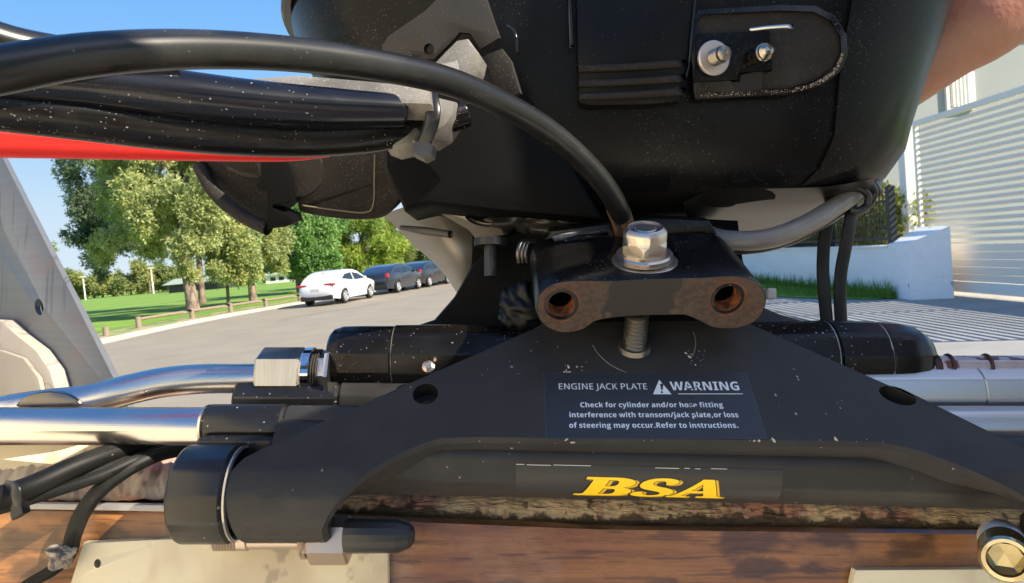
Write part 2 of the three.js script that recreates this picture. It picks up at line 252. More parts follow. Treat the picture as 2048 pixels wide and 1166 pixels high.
// ------------------------------------------------------------------ right side: wall, fence, hedge, gate, house
{
  const w = streetThing('boundary_wall', 'low white rendered wall with stepped end pillar beside the driveway', 'wall', V(7.0, 0, -17));
  wpart('wall_panel', [box(-0.1, 0.1, -0.1, 0.93, -13, 4.25, 0.01)], MS.white, w, { tile: 2 });
  wpart('coping', box(-0.13, 0.13, 0.93, 0.965, -13, 4.22, 0.006), MS.white, w, { tile: 2 });
  const plan = [[-0.1, 4.25], [-0.1, 4.9], [0.45, 5.2], [0.5, 4.25]], tops = [0.99, 1.0, 1.24, 1.26], pos = [], tri = (p, q, r) => pos.push(...p, ...q, ...r);
  plan.forEach(([x, z], k) => { const n = (k + 1) % 4, a = [x, -0.1, z], c = [plan[n][0], -0.1, plan[n][1]], d = [plan[n][0], tops[n], plan[n][1]], e = [x, tops[k], z]; tri(a, c, d); tri(a, d, e); });
  const tp = plan.map(([x, z], k) => [x, tops[k], z]); tri(tp[0], tp[1], tp[2]); tri(tp[0], tp[2], tp[3]);
  const pg = new THREE.BufferGeometry(); pg.setAttribute('position', new THREE.Float32BufferAttribute(pos, 3)); pg.computeVertexNormals();
  wpart('pillar', pg, mat({ map: tex(512, 512, (u, v) => { const q = smooth(fbm(u, v, 5, 5, 97, 5), 0.80, 0.82), k = 0.9 + 0.1 * fbm(u, v, 20, 20, 98, 3); return mix3([0.92 * k, 0.90 * k, 0.87 * k], [0.34, 0.33, 0.33], q * 0.8); }), roughness: 0.85 }), w, { tile: 1.1 });
  const f = streetThing('picket_fence', 'black iron picket fence with spear tops standing on the white wall', 'fence', V(7.0, 0.97, -17));
  wpart('rail', [box(-0.02, 0.02, 0.10, 0.14, -13, 4.2, 0)], MS.iron, f); wpart('rail', [box(-0.02, 0.02, 0.80, 0.84, -13, 4.2, 0)], MS.iron, f);
  for (const z of [4.24, 1.8, -0.6, -3.0, -5.4, -7.8, -10.4]) wpart('post', merge([box(-0.06, 0.06, -0.02, 1.06, z - 0.06, z + 0.06, 0.004), new THREE.ConeGeometry(0.09, 0.06, 4).rotateY(Math.PI / 4).translate(0, 1.085, z)]), MS.iron, f);
  const pk = merge([new THREE.CylinderGeometry(0.011, 0.011, 0.92, 6).translate(0, 0.5, 0), new THREE.ConeGeometry(0.026, 0.10, 6).translate(0, 1.0, 0)]);
  const picket = new THREE.Mesh(pk, MS.iron); picket.name = 'picket'; picket.castShadow = true;
  for (let z = 4.1; z > -12.9; z -= 0.115) { const q = picket.clone(); q.position.set(0, 0, z); f.add(q); }
}
const leafGeo = (n, r, len, wid, seed, droop = 0) => {                      // a spray of n small bent leaves
  const R = rng(seed), pos = [], idx = [];
  for (let k = 0; k < n; k++) {
    const d = V(R() - 0.5, R() - 0.5 - droop, R() - 0.5).normalize(), o = d.clone().multiplyScalar(r * R()), s = V(R() - 0.5, R() - 0.5, R() - 0.5).cross(d).normalize().multiplyScalar(wid * (0.6 + 0.6 * R())), l = len * (0.6 + 0.8 * R()), b = pos.length / 3, up = V(R() - 0.5, R(), R() - 0.5).multiplyScalar(len * 0.25);
    const a = o, m = o.clone().addScaledVector(d, l * 0.5).add(up), e = o.clone().addScaledVector(d, l);
    for (const p of [a, m.clone().add(s), m.clone().sub(s), e]) pos.push(p.x, p.y, p.z);
    idx.push(b, b + 1, b + 2, b + 2, b + 1, b + 3);
  }
  const g = new THREE.BufferGeometry(); g.setAttribute('position', new THREE.Float32BufferAttribute(pos, 3)); g.setIndex(idx); g.computeVertexNormals(); return g;
};
function leaves(name, blobs, { n, geo, material, seed, size = [0.7, 1.4], c0 = [0.8, 0.8, 0.7], c1 = [1.25, 1.2, 1], base }) {   // blobs: centre, radii, weight (world); every spray is baked into one mesh
  const R = rng(seed), gp = geo.attributes.position.array, gn = geo.attributes.normal.array, gi = geo.index.array, nv = gp.length / 3, pos = new Float32Array(n * nv * 3), nor = new Float32Array(n * nv * 3), col = new Float32Array(n * nv * 3), idx = new Uint32Array(n * gi.length), q4 = new THREE.Quaternion(), eu = new THREE.Euler(), v = V(); let tot = 0; for (const b of blobs) tot += b.w;
  const tones = blobs.map(() => R());
  for (let k = 0; k < n; k++) {
    let q = R() * tot, i = 0; while (i < blobs.length - 1 && q > blobs[i].w) q -= blobs[i++].w;
    const b = blobs[i], d = V(R() * 2 - 1, R() * 2 - 1, R() * 2 - 1).normalize(), rr = 0.2 + 1.05 * Math.pow(R(), 0.75);
    const o = V(b.c.x + d.x * b.r.x * rr, b.c.y + d.y * b.r.y * rr, b.c.z + d.z * b.r.z * rr).sub(base); q4.setFromEuler(eu.set(R() * 7, R() * 7, R() * 7)); const s = lerp(size[0], size[1], R());
    const t = clamp(0.4 * tones[i] + 0.6 * R(), 0, 1), c = [0, 1, 2].map((z) => lerp(c0[z], c1[z], t));
    for (let m = 0; m < nv; m++) { const at = (k * nv + m) * 3; v.set(gp[m * 3], gp[m * 3 + 1], gp[m * 3 + 2]).multiplyScalar(s).applyQuaternion(q4).add(o).toArray(pos, at); v.set(gn[m * 3], gn[m * 3 + 1], gn[m * 3 + 2]).applyQuaternion(q4).toArray(nor, at); col.set(c, at); }
    for (let m = 0; m < gi.length; m++) idx[k * gi.length + m] = gi[m] + k * nv;
  }
  const g = new THREE.BufferGeometry(); g.setAttribute('position', new THREE.BufferAttribute(pos, 3)); g.setAttribute('normal', new THREE.BufferAttribute(nor, 3)); g.setAttribute('color', new THREE.BufferAttribute(col, 3)); g.setIndex(new THREE.BufferAttribute(idx, 1));
  const me = new THREE.Mesh(g, material); me.name = name; me.castShadow = me.receiveShadow = true; return me;
}
const leafMat = (c) => mat({ color: c, roughness: 0.65, transmission: 0.45, thickness: 0, vertexColors: true });
{
  const base = V(7.9, 0, -17), h = streetThing('hedge', 'yellow green hedge behind the black picket fence', 'hedge', base), blobs = [], R = rng(77);
  for (let z = -13.7; z > -29; z -= 0.5) { blobs.push({ c: V(7.75 + R() * 0.3, 0.8, z), r: V(0.45, 0.9, 0.5), w: 1 }); blobs.push({ c: V(7.8 + R() * 0.3, 1.35 + R() * 0.3, z), r: V(0.4, 0.38 + R() * 0.15, 0.42), w: 1.2 }); }
  h.add(leaves('foliage', blobs.filter((b) => b.c.y < 1.2), { n: 7000, geo: leafGeo(5, 0.05, 0.10, 0.025, 6), material: leafMat([0.40, 0.36, 0.03]), seed: 6, base, c0: [0.5, 0.75, 0.7], c1: [1.3, 1.1, 1] }));
  h.add(leaves('foliage', blobs.filter((b) => b.c.y >= 1.2), { n: 8000, geo: leafGeo(5, 0.05, 0.10, 0.025, 7), material: leafMat([0.40, 0.36, 0.03]), seed: 7, base, c0: [0.5, 0.75, 0.7], c1: [1.3, 1.1, 1] }));
  for (let k = 0; k < 6; k++) wpart('stem', tube([V(-0.1, 0, -k * 2.4 + 2.4), V(0, 0.6, -k * 2.4 + 2.5), V(0.05, 1.2, -k * 2.4 + 2.4)], [0.05, 0.02], { seg: 6, rad: 6 }), MS.bark, h);
}
{
  const g = streetThing('sliding_gate', 'tall cream slatted driveway gate with rounded horizontal slats', 'gate', V(7.75, 0.05, -13.15));
  const prof = []; for (let k = 0; k <= 8; k++) { const a = Math.PI * (k / 8); prof.push(new THREE.Vector2(0.009 * Math.sin(a), -0.031 * Math.cos(a))); }
  const slat = toCreasedNormals(new THREE.ExtrudeGeometry(new THREE.Shape(prof), { depth: 6.6, bevelEnabled: false }).rotateY(0).scale(-1, 1, 1), 0.6), proto = new THREE.Mesh(slat, MS.slat); proto.name = 'slat'; proto.castShadow = proto.receiveShadow = true;
  for (let k = 0; k < 19; k++) { const q = proto.clone(); q.position.set(0, 0.93 + k * 0.113, 0.06); g.add(q); }
  for (let k = 0; k < 5; k++) wpart('board', box(-0.012, 0.012, 0.22 + k * 0.128, 0.342 + k * 0.128, 0.06, 6.66, 0.004), MS.slat, g);
  wpart('bottom_rail', box(-0.03, 0.03, 0.03, 0.215, 0.06, 6.66, 0.006), MS.cream, g);
  wpart('top_rail', box(-0.04, 0.04, 3.06, 3.16, 0.06, 6.66, 0.006), MS.cream, g);
  wpart('stile', box(-0.035, 0.035, 0.0, 3.16, 0.0, 0.056, 0.006), MS.cream, g); wpart('stile', box(0.03, 0.07, 0.0, 3.16, 3.3, 3.36, 0.006), MS.cream, g); wpart('stile', box(-0.035, 0.035, 0.0, 3.16, 6.664, 6.72, 0.006), MS.cream, g);
  const p = streetThing('gate_post', 'slim white post between the slatted gate and the wall pillar', 'post', V(7.72, 0, -13.45));
  wpart('post', box(-0.09, 0.09, 0, 3.2, -0.1, 0.12, 0.01), MS.cream, p); wpart('bracket', box(-0.12, -0.09, 1.5, 1.72, -0.05, 0.05, 0.004), MS.cream, p); wpart('bracket', box(-0.12, -0.09, 0.4, 0.62, -0.05, 0.05, 0.004), MS.cream, p);
}
{
  const h = streetThing('house', 'pale rendered house with a grey curtained window rising behind the gate', 'house', V(8.9, 0, -16.5));
  const render = mat({ map: tex(512, 512, (u, v) => { const q = 0.9 + 0.12 * fbm(u, v, 5, 7, 63, 5); return [0.35 * q, 0.355 * q, 0.365 * q]; }), roughness: 0.85 });
  wpart('wall', box(0, 9, 0, 6.4, -9, 0, 0.02), render, h, { tile: 3 });
  const onZ = (px, py) => { const q = W(px, py, 1).sub(EYE), t = -16.5 / q.z; return [q.x * t - 8.9, EYE.y + q.y * t]; }, [x0, y1] = onZ(1893, 150), [x1, y0] = onZ(1938, 214);
  const win = wpart('window', box(x0, x1, y0, y1, 0.002, 0.04, 0.004), MS.glass, h);
  for (let k = 0; k < 5; k++) wpart('curtain', new THREE.CylinderGeometry(0.045, 0.045, y1 - y0 - 0.04, 8).translate(x0 + 0.08 + k * 0.09, (y0 + y1) / 2, 0.05), MS.cream, win);
  wpart('frame', merge([box(x0 - 0.08, x1 + 0.08, y0 - 0.08, y0, 0, 0.08, 0.005), box(x0 - 0.08, x1 + 0.08, y1, y1 + 0.08, 0, 0.08, 0.005), box(x0 - 0.08, x0, y0, y1, 0, 0.08, 0.005), box(x1, x1 + 0.12, y0, y1, 0, 0.08, 0.005)]), MS.cream, win);
  wpart('roof', toCreasedNormals(new THREE.ConeGeometry(7.4, 1.8, 4, 1).rotateY(Math.PI / 4).translate(4.5, 7.3, -4.5), 0.1), mat({ color: [0.25, 0.18, 0.15], roughness: 0.9 }), h);
  const s = streetThing('letterbox_frame', 'small grey metal frame standing beyond the picket fence', 'frame', W(1772, 400, 24).setY(0));
  wpart('frame', merge([box(-0.2, -0.15, 0, 2.9, -0.03, 0.03, 0), box(0.12, 0.17, 0, 2.9, -0.03, 0.03, 0), box(-0.15, 0.12, 2.84, 2.9, -0.03, 0.03, 0), box(-0.15, 0.12, 2.3, 2.35, -0.03, 0.03, 0), box(-0.04, 0, 2.35, 2.84, -0.02, 0.02, 0)]), mat({ color: [0.3, 0.32, 0.34], roughness: 0.6 }), s);
}

// ------------------------------------------------------------------ trees
const trunkGeo = (pts, r0, r1, base) => tube(pts.map((p) => p.clone().sub(base)), [r0 * 1.25, r0, r0 * 0.9, (r0 + r1) / 2, r1], { seg: 22, rad: 9 });
function tree(name, label, group, root, depth, trunk, r0, blobs, { n, leaf, colour, seed, limbs = 4, c0, c1, size }) {   // trunk, blobs in photograph pixels at that depth
  const t0 = root.clone(), o = streetThing(name, label, 'tree', t0, group), R = rng(seed), px = depth / FOCAL;
  const bl = blobs.map(([x, y, rx, ry, dd = 0, w]) => ({ c: W(x, y, depth + dd), r: V(rx * px, (ry ?? rx) * px, rx * px * 0.9), w: w ?? rx * (ry ?? rx) }));
  const tp = [t0.clone().setY(t0.y - 0.15), ...trunk.map(([x, y, dd = 0]) => W(x, y, depth + dd))], top = tp[tp.length - 1];
  const gs = [trunkGeo(tp, r0, r0 * 0.45, t0)];
  for (let k = 0; k < limbs; k++) { const b = bl[k % bl.length], s = tp[Math.max(1, tp.length - 1 - (k % 2))], e = b.c.clone(), m = s.clone().lerp(e, 0.5).add(V((R() - 0.5) * 0.5, 0.3 * R(), (R() - 0.5) * 0.5)); gs.push(trunkGeo([s, m, e], r0 * 0.4, r0 * 0.1, t0)); }
  wpart('trunk', gs, MS.bark, o, { tile: 1.2 });
  o.add(leaves('crown', bl, { n, geo: leaf, material: leafMat(colour), seed, base: t0, c0, c1, size }));
  return o;
}
const scat = (seed, n, x0, x1, y0, y1, r0, r1, dd, inside) => { const R = rng(seed), a = []; for (let k = 0; k < n * 8 && a.length < n; k++) { const x = lerp(x0, x1, R()), y = lerp(y0, y1, R()); if (inside && !inside(x, y)) continue; const r = lerp(r0, r1, R()); a.push([x, y, r, r * (0.8 + 0.5 * R()), (R() - 0.5) * dd]); } return a; };
{
  const fine = leafGeo(8, 0.10, 0.17, 0.032, 31, 0.3), med = leafGeo(7, 0.13, 0.17, 0.055, 32), tuft = leafGeo(9, 0.10, 0.34, 0.03, 33), far = leafGeo(8, 0.25, 0.5, 0.16, 34);
  const olive = [0.42, 0.47, 0.18];
  tree('paperbark_tree', 'tall olive green tree with pale leaning trunk behind the log rail', null, G(388, 630), 32.3, [[384, 600], [376, 555, 0.2], [366, 490, 0.3], [352, 400, 0.4], [345, 300, 0.5]], 0.27,
    [...scat(1, 84, 205, 435, 200, 540, 13, 30, 6, (x, y) => y < 505 - (x > 330 ? 0 : (330 - x) * 0.3)), ...scat(2, 14, 190, 400, 380, 525, 12, 22, 4), [372, 535, 14, 14, 0], [390, 550, 10, 12, 0]], { n: 17000, leaf: fine, colour: olive, seed: 101, limbs: 9, c0: [0.75, 0.82, 0.85], c1: [1.3, 1.22, 1.05] });
  tree('dark_tree', 'bluish dark green tree at the left end of the row, nearest the metal plate', null, G(381, 614), 41, [[379, 585], [350, 505], [290, 420], [240, 330]], 0.17,
    [...scat(3, 56, 130, 310, 210, 500, 14, 30, 5, (x, y) => x > 128 + Math.max(0, y - 340) * 0.28), [132, 330, 24, 22, 0], [148, 358, 26, 24, 1], [160, 392, 24, 24, -1], [176, 428, 26, 24, 0], [196, 458, 24, 22, 1], [210, 400, 30, 30, 0], [220, 340, 34, 34, 1], [150, 478, 20, 12, 0], [128, 468, 9, 6, 0], [185, 520, 20, 16, 0], [205, 548, 12, 12, 0]], { n: 11500, leaf: fine, colour: [0.17, 0.23, 0.11], seed: 102, limbs: 7, c0: [0.6, 0.75, 0.9], c1: [1.3, 1.2, 1] });
  tree('shaded_tree', 'grey green tree with dark slender trunk behind the pale trunk', null, G(405, 612), 43.5, [[403, 580], [398, 520], [392, 440], [390, 330]], 0.2,
    scat(4, 34, 345, 475, 250, 525, 13, 28, 4), { n: 8000, leaf: fine, colour: [0.26, 0.32, 0.09], seed: 103, limbs: 6 });
  tree('slim_tree', 'smallest slim tree with thin stem beside the log rail', null, G(457, 618), 35.4, [[456, 590], [452, 540], [450, 490]], 0.085,
    scat(5, 18, 412, 505, 440, 580, 12, 24, 2.5, (x, y) => y < 560 + (x > 440 && x < 480 ? 15 : -10)), { n: 5200, leaf: fine, colour: olive, seed: 104, limbs: 5, c0: [0.6, 0.8, 0.8], c1: [1.3, 1.15, 0.9] });
  tree('drooping_tree', 'drooping olive tree with straight brown trunk left of the round green tree', null, G(508, 610), 37.5, [[504, 575], [499, 525], [497, 470], [490, 400]], 0.2,
    [...scat(6, 38, 425, 560, 340, 540, 11, 24, 4), ...scat(7, 8, 485, 520, 500, 560, 8, 13, 1)], { n: 9000, leaf: fine, colour: olive, seed: 105, limbs: 7, c0: [0.6, 0.75, 0.8], c1: [1.3, 1.15, 0.9] });
  tree('fig_tree', 'round bright green tree with forked trunk behind the white car', null, G(605, 587), 50.5, [[602, 577], [598, 560], [584, 530]], 0.34,
    [...scat(8, 40, 520, 675, 410, 560, 11, 22, 7, (x, y) => y < 545 - Math.abs(x - 600) * 0.10), [548, 535, 14, 10, 2], [560, 500, 30, 30, 3], [645, 470, 30, 34, -2], [630, 515, 26, 22, -3]], { n: 12000, leaf: med, colour: [0.20, 0.36, 0.085], seed: 106, limbs: 9, c0: [0.5, 0.65, 0.6], c1: [1.3, 1.25, 1] });
  tree('pine_tree', 'yellow green layered pine above the dark parked cars', null, G(738, 572), 60, [[737, 545], [736, 500], [735, 440]], 0.25,
    [...scat(9, 34, 665, 802, 440, 555, 12, 26, 7).map((b) => [b[0], b[1], b[2] * 1.3, b[3] * 0.55, b[4]])], { n: 9500, leaf: tuft, colour: [0.33, 0.42, 0.045], seed: 107, limbs: 10, c0: [0.55, 0.7, 0.7], c1: [1.3, 1.2, 0.9] });
  tree('leaning_tree', 'dull green tree farthest along the road beside the grey motor leg', null, G(835, 560), 72, [[835, 540], [832, 500], [828, 450]], 0.25,
    scat(10, 24, 780, 900, 430, 545, 12, 24, 8), { n: 6500, leaf: tuft, colour: [0.22, 0.28, 0.075], seed: 108, limbs: 6 });
  tree('young_tree', 'small bright sprig of a tree showing past the edge of the metal plate', null, G(88, 612), 70, [[90, 580], [96, 540], [99, 510]], 0.08, [[101, 496, 12, 12], [92, 510, 9, 8], [78, 530, 22, 22], [70, 560, 26, 20]], { n: 700, leaf: med, colour: [0.2, 0.3, 0.05], seed: 109, limbs: 2 });
  // the wood at the far edge of the park, tree by tree
  const R = rng(400), marks = ['pale', 'rounded', 'bushy', 'dark', 'spreading', 'thin', 'broad', 'leafy'];
  const xs = [128, 146, 166, 188, 205, 226, 245, 262, 283, 300, 318, 334, 352, 430, 452, 478, 500, 528, 548, 574, 640, 668, 700];
  xs.forEach((x, k) => {
    const y = 597 - (x - 130) * 0.075, h = 34 + R() * 24, d = 150 + R() * 14, rt = W(x, y, d).setY(0.3), warm = R();
    tree('distant_tree', null, 'distant trees along the far edge of the park', rt, d, [[x - 1, y - h * 0.4], [x - 3, y - h * 0.75]], 0.2, scat(500 + k, 7, x - 13, x + 11, y - h, y - 9, 6, 11, 8), { n: 420, leaf: far, colour: mix3([0.17, 0.24, 0.07], [0.36, 0.38, 0.1], warm), seed: 600 + k, limbs: 1 })
      .userData.label = 'small distant tree in the low row along the far edge of the park';
  });
  for (const [x, y0, y1, d] of [[171, 598, 552, 140], [307, 583, 532, 140]]) {
    const p = streetThing('light_pole', x < 200 ? 'thin pale pole before the far trees, nearest the metal plate' : 'thin pale pole before the far trees, left of the pale tree trunk', 'pole', W(x, y0, d).setY(0.1));
    const h = (y0 - y1) * d / FOCAL; wpart('post', new THREE.CylinderGeometry(0.10, 0.14, h, 8).translate(0, h / 2, 0), MS.cream, p); wpart('lamp', box(-0.5, 0.5, h, h + 0.2, -0.2, 0.2, 0.02), MS.cream, p);
  }
  const b = streetThing('pavilion', 'low dark park pavilion with pale green roof beyond the trunks', 'building', W(400, 582, 120).setY(0.1)), s = 120 / FOCAL;
  wpart('wall', box(-62 * s, 60 * s, 0, 17 * s, -6, 0, 0.02), MS.wallDark, b);
  const rs = new THREE.Shape([[-70, 17], [66, 17], [45, 28], [-42, 28]].map(([x, y]) => new THREE.Vector2(x * s, y * s))); wpart('roof', new THREE.ExtrudeGeometry(rs, { depth: 8, bevelEnabled: false }).translate(0, 0, -7), MS.roof, b);
  const b2 = streetThing('clubhouse', 'pale low building showing under the round green tree', 'building', W(572, 566, 130).setY(0.1)), s2 = 130 / FOCAL;
  wpart('wall', box(-40 * s2, 40 * s2, 0, 16 * s2, -6, 0, 0.02), MS.cream, b2); wpart('roof', box(-44 * s2, 44 * s2, 16 * s2, 21 * s2, -6.5, 0.6, 0.02), MS.roof, b2);
  for (let k = 0; k < 4; k++) wpart('window', box((-30 + k * 17) * s2, (-20 + k * 17) * s2, 5 * s2, 12 * s2, 0.002, 0.06, 0), MS.glass, b2);
  // trees that peep over the wall on the right
  tree('garden_tree', 'leafy green garden tree between the fence and the gate post', null, W(1800, 420, 19).setY(0), 19, [[1803, 400], [1806, 365]], 0.08, [[1808, 345, 18, 20], [1798, 366, 15, 14], [1818, 325, 12, 12], [1786, 372, 10, 8]], { n: 1500, leaf: leafGeo(7, 0.06, 0.11, 0.035, 35), colour: [0.10, 0.20, 0.035], seed: 120, limbs: 3 });
}

// ------------------------------------------------------------------ the log rail along the park
{
  const f = streetThing('log_fence', 'low weathered timber post and rail barrier along the park kerb', 'fence', G(385, 640).setY(0.1));
  const b = f.position, pts = [[213, 672], [278, 656], [385, 637], [462, 625], [532, 614], [600, 603]].map(([x, y]) => G(x, y, 0.1).sub(b));
  pts.forEach((p, k) => wpart('post', new THREE.CylinderGeometry(0.085, 0.095, k ? 0.40 : 0.28, 10).translate(p.x, k ? 0.19 : 0.14, p.z), MS.wood, f, { tile: 0.5 }));
  for (let k = 1; k < 5; k++) wpart('rail', tube([pts[k].clone().setY(0.30), pts[k + 1].clone().setY(0.30)], 0.055, { seg: 4, rad: 10 }), MS.wood, f, { tile: 0.5 });
}

// ------------------------------------------------------------------ parked cars
function car(label, pos, yaw, paint, kind) {
  const o = streetThing('parked_car', label, 'car', pos, 'cars parked along the park kerb'); o.rotation.y = yaw;
  const suv = kind === 'suv', L = suv ? 2.25 : 2.25, H = suv ? 1.49 : 1.44, belt = suv ? 0.98 : 0.92, hw = suv ? 0.92 : 0.90;
  const p = suv ? [[2.2, 0.30], [2.28, 0.55], [2.26, 0.90], [2.14, 1.04], [1.62, 1.32], [1.2, H - 0.06], [0.4, H], [-0.25, H - 0.09], [-1.15, 1.02], [-1.95, 0.92], [-2.2, 0.80], [-2.27, 0.5], [-2.2, 0.28]]
    : [[2.18, 0.30], [2.26, 0.55], [2.22, 0.86], [2.05, 1.02], [1.55, 1.28], [1.0, H - 0.02], [0.3, H], [-0.3, H - 0.08], [-1.15, 0.98], [-1.95, 0.84], [-2.2, 0.68], [-2.27, 0.46], [-2.2, 0.26]];
  const inset = (y, z) => hw * (1 - 0.05 * smooth(0.75 - y, 0, 0.5)) - (y > belt ? (y - belt) * 0.34 : 0) - 0.16 * Math.pow(Math.abs(z) / 2.27, 5);
  const top = new THREE.CatmullRomCurve3(p.map(([z, y]) => V(z, y, 0)), false, 'centripetal').getPoints(64), rows = [];
  const archZ = [1.35, -1.38];
  for (let i = 0; i < top.length; i++) { const { x: z, y } = top[i], row = []; const a = inset(y, z); for (let k = 0; k <= 14; k++) { const t = k / 14 * 2 - 1, s = Math.sign(t) * (1 - Math.pow(1 - Math.abs(t), 2.2)); row.push(V(s * a, y - 0.05 * Math.pow(Math.abs(t), 6) * (y > 0.9 ? 1 : 0.3) + 0.03 * (1 - t * t) * (y > belt ? 1 : 0), z + 0.10 * Math.sign(z) * (1 - t * t) * smooth(Math.abs(z), 1.7, 2.2))); } rows.push(row); }
  const gs = [grid(rows, 15, rows.length)];
  for (const sd of [-1, 1]) {                                           // flanks, with wheel arches left open
    const s = new THREE.Shape(); s.moveTo(top[0].x, 0.30); for (const q of top) s.lineTo(q.x, q.y - 0.05); s.lineTo(-2.2, 0.24);
    for (const az of [...archZ].reverse()) { s.lineTo(az - 0.37, 0.24); s.absarc(az, 0.31, 0.37, Math.PI + 0.1, -0.1, true); s.lineTo(az + 0.37, 0.24); }
    let g = new THREE.ShapeGeometry(s, 14); g = new TessellateModifier(0.16, 5).modify(g.toNonIndexed()); const q = g.attributes.position;
    for (let i = 0; i < q.count; i++) { const z = q.getX(i), y = q.getY(i); q.setXYZ(i, sd * (inset(y, z) + 0.03 * Math.exp(-Math.pow((y - 0.75) / 0.12, 2))), y, z); } g.computeVertexNormals(); gs.push(plain(g));
  }
  wpart('body', gs, paint, o);
  const side = (poly, sd, e = 0.012) => { let g = new THREE.ShapeGeometry(new THREE.Shape(poly.map(([z, y]) => new THREE.Vector2(z, y)))); g = new TessellateModifier(0.2, 4).modify(g.toNonIndexed()); const q = g.attributes.position; for (let i = 0; i < q.count; i++) { const z = q.getX(i), y = q.getY(i); q.setXYZ(i, sd * (inset(y, z) + e), y, z); } g.computeVertexNormals(); return g; };
  for (const sd of [-1, 1]) {
    wpart('side_window', side(suv ? [[0.35, belt + 0.04], [0.35, H - 0.16], [-0.2, H - 0.2], [-0.85, belt + 0.1]] : [[0.3, belt + 0.05], [0.3, H - 0.12], [-0.25, H - 0.19], [-0.95, belt + 0.06]], sd), MS.glass, o);
    wpart('side_window', side(suv ? [[1.62, belt + 0.13], [1.2, H - 0.20], [0.45, H - 0.15], [0.45, belt + 0.04]] : [[1.5, belt + 0.16], [1.05, H - 0.17], [0.4, H - 0.12], [0.4, belt + 0.05]], sd), MS.glass, o);
    wpart('mirror', box(sd * hw - 0.02 * sd - 0.1, sd * hw + 0.1 - 0.02 * sd, belt + 0.02, belt + 0.15, -0.85, -0.72, 0.03), paint, o);
    wpart('tail_light', suv ? box(sd * 0.72 - 0.09, sd * 0.72 + 0.09, 0.84, 1.06, 2.18, 2.32, 0.02) : box(sd * 0.62 - 0.22, sd * 0.62 + 0.22, 0.84, 0.94, 2.08, 2.31, 0.02), mat({ color: [0.45, 0.03, 0.025], roughness: 0.2 }), o);
    for (const z of archZ) {
      const w = wpart('wheel', toCreasedNormals(new THREE.LatheGeometry([[0.18, -0.1], [0.29, -0.11], [0.325, -0.08], [0.33, 0], [0.325, 0.08], [0.29, 0.11], [0.18, 0.1]].map(([a, b]) => new THREE.Vector2(a, b)), 24).rotateZ(Math.PI / 2), 0.5).translate(sd * (hw - 0.10), 0.33, z), mat({ color: [0.015, 0.015, 0.016], roughness: 0.9 }), o);
      const sp = [new THREE.TorusGeometry(0.2, 0.022, 6, 24).rotateY(Math.PI / 2)]; for (let k = 0; k < 7; k++) sp.push(new THREE.BoxGeometry(0.03, 0.2, 0.055).translate(0, 0.1, 0).rotateX(k / 7 * Math.PI * 2)); sp.push(new THREE.CylinderGeometry(0.05, 0.05, 0.04, 10).rotateZ(Math.PI / 2));
      wpart('rim', merge(sp).translate(sd * (hw - 0.01), 0.33, z), mat({ color: [0.6, 0.6, 0.62], roughness: 0.35, metalness: 0.6 }), w);
    }
  }
  const zr = (y) => { for (let i = 1; i < top.length / 2; i++) if (top[i].y >= y) return top[i].x; return 1.5; };
  const y0 = suv ? 1.10 : 1.06, y1 = suv ? 1.36 : 1.33, a = 0.66, b = 0.56, e = 0.03;
  wpart('rear_window', grid([[V(-a, y0, zr(y0) + e), V(0, y0 + 0.02, zr(y0) + e + 0.02), V(a, y0, zr(y0) + e)], [V(-b, y1, zr(y1) + e), V(0, y1 + 0.03, zr(y1) + e + 0.02), V(b, y1, zr(y1) + e)]], 3, 2), MS.glass, o);
  wpart('bumper', box(-0.74, 0.74, 0.24, 0.46, 2.2, 2.32, 0.05), mat({ color: [0.02, 0.02, 0.022], roughness: 0.6 }), o);
  wpart('number_plate', box(-0.19, 0.19, 0.62, 0.74, 2.28, 2.365, 0.004), mat({ color: [0.55, 0.55, 0.5], roughness: 0.5 }), o);
  return o;
}
{
  const white = mat({ color: [0.80, 0.80, 0.80], roughness: 0.3, clearcoat: 1, clearcoatRoughness: 0.05 }), navy = mat({ color: [0.014, 0.018, 0.03], roughness: 0.25, clearcoat: 1, clearcoatRoughness: 0.03 }), black = mat({ color: [0.012, 0.012, 0.016], roughness: 0.25, clearcoat: 1, clearcoatRoughness: 0.03 }), grey = mat({ color: [0.3, 0.33, 0.36], roughness: 0.3, clearcoat: 1 });
  const put = (label, px, py, yaw, m, k) => car(label, G(px, py), yaw, m, k);
  put('white fastback car parked nearest by the park kerb', 682, 604, -0.20, white, 'hatch');
  put('dark navy car parked second, just ahead of the white car', 788, 584, -0.26, navy, 'suv');
  put('black car parked third, with red tail light, beyond the navy car', 851, 573, -0.3, black, 'suv');
  put('pale grey car parked farthest along the kerb', 884, 565.5, -0.32, grey, 'hatch');
}

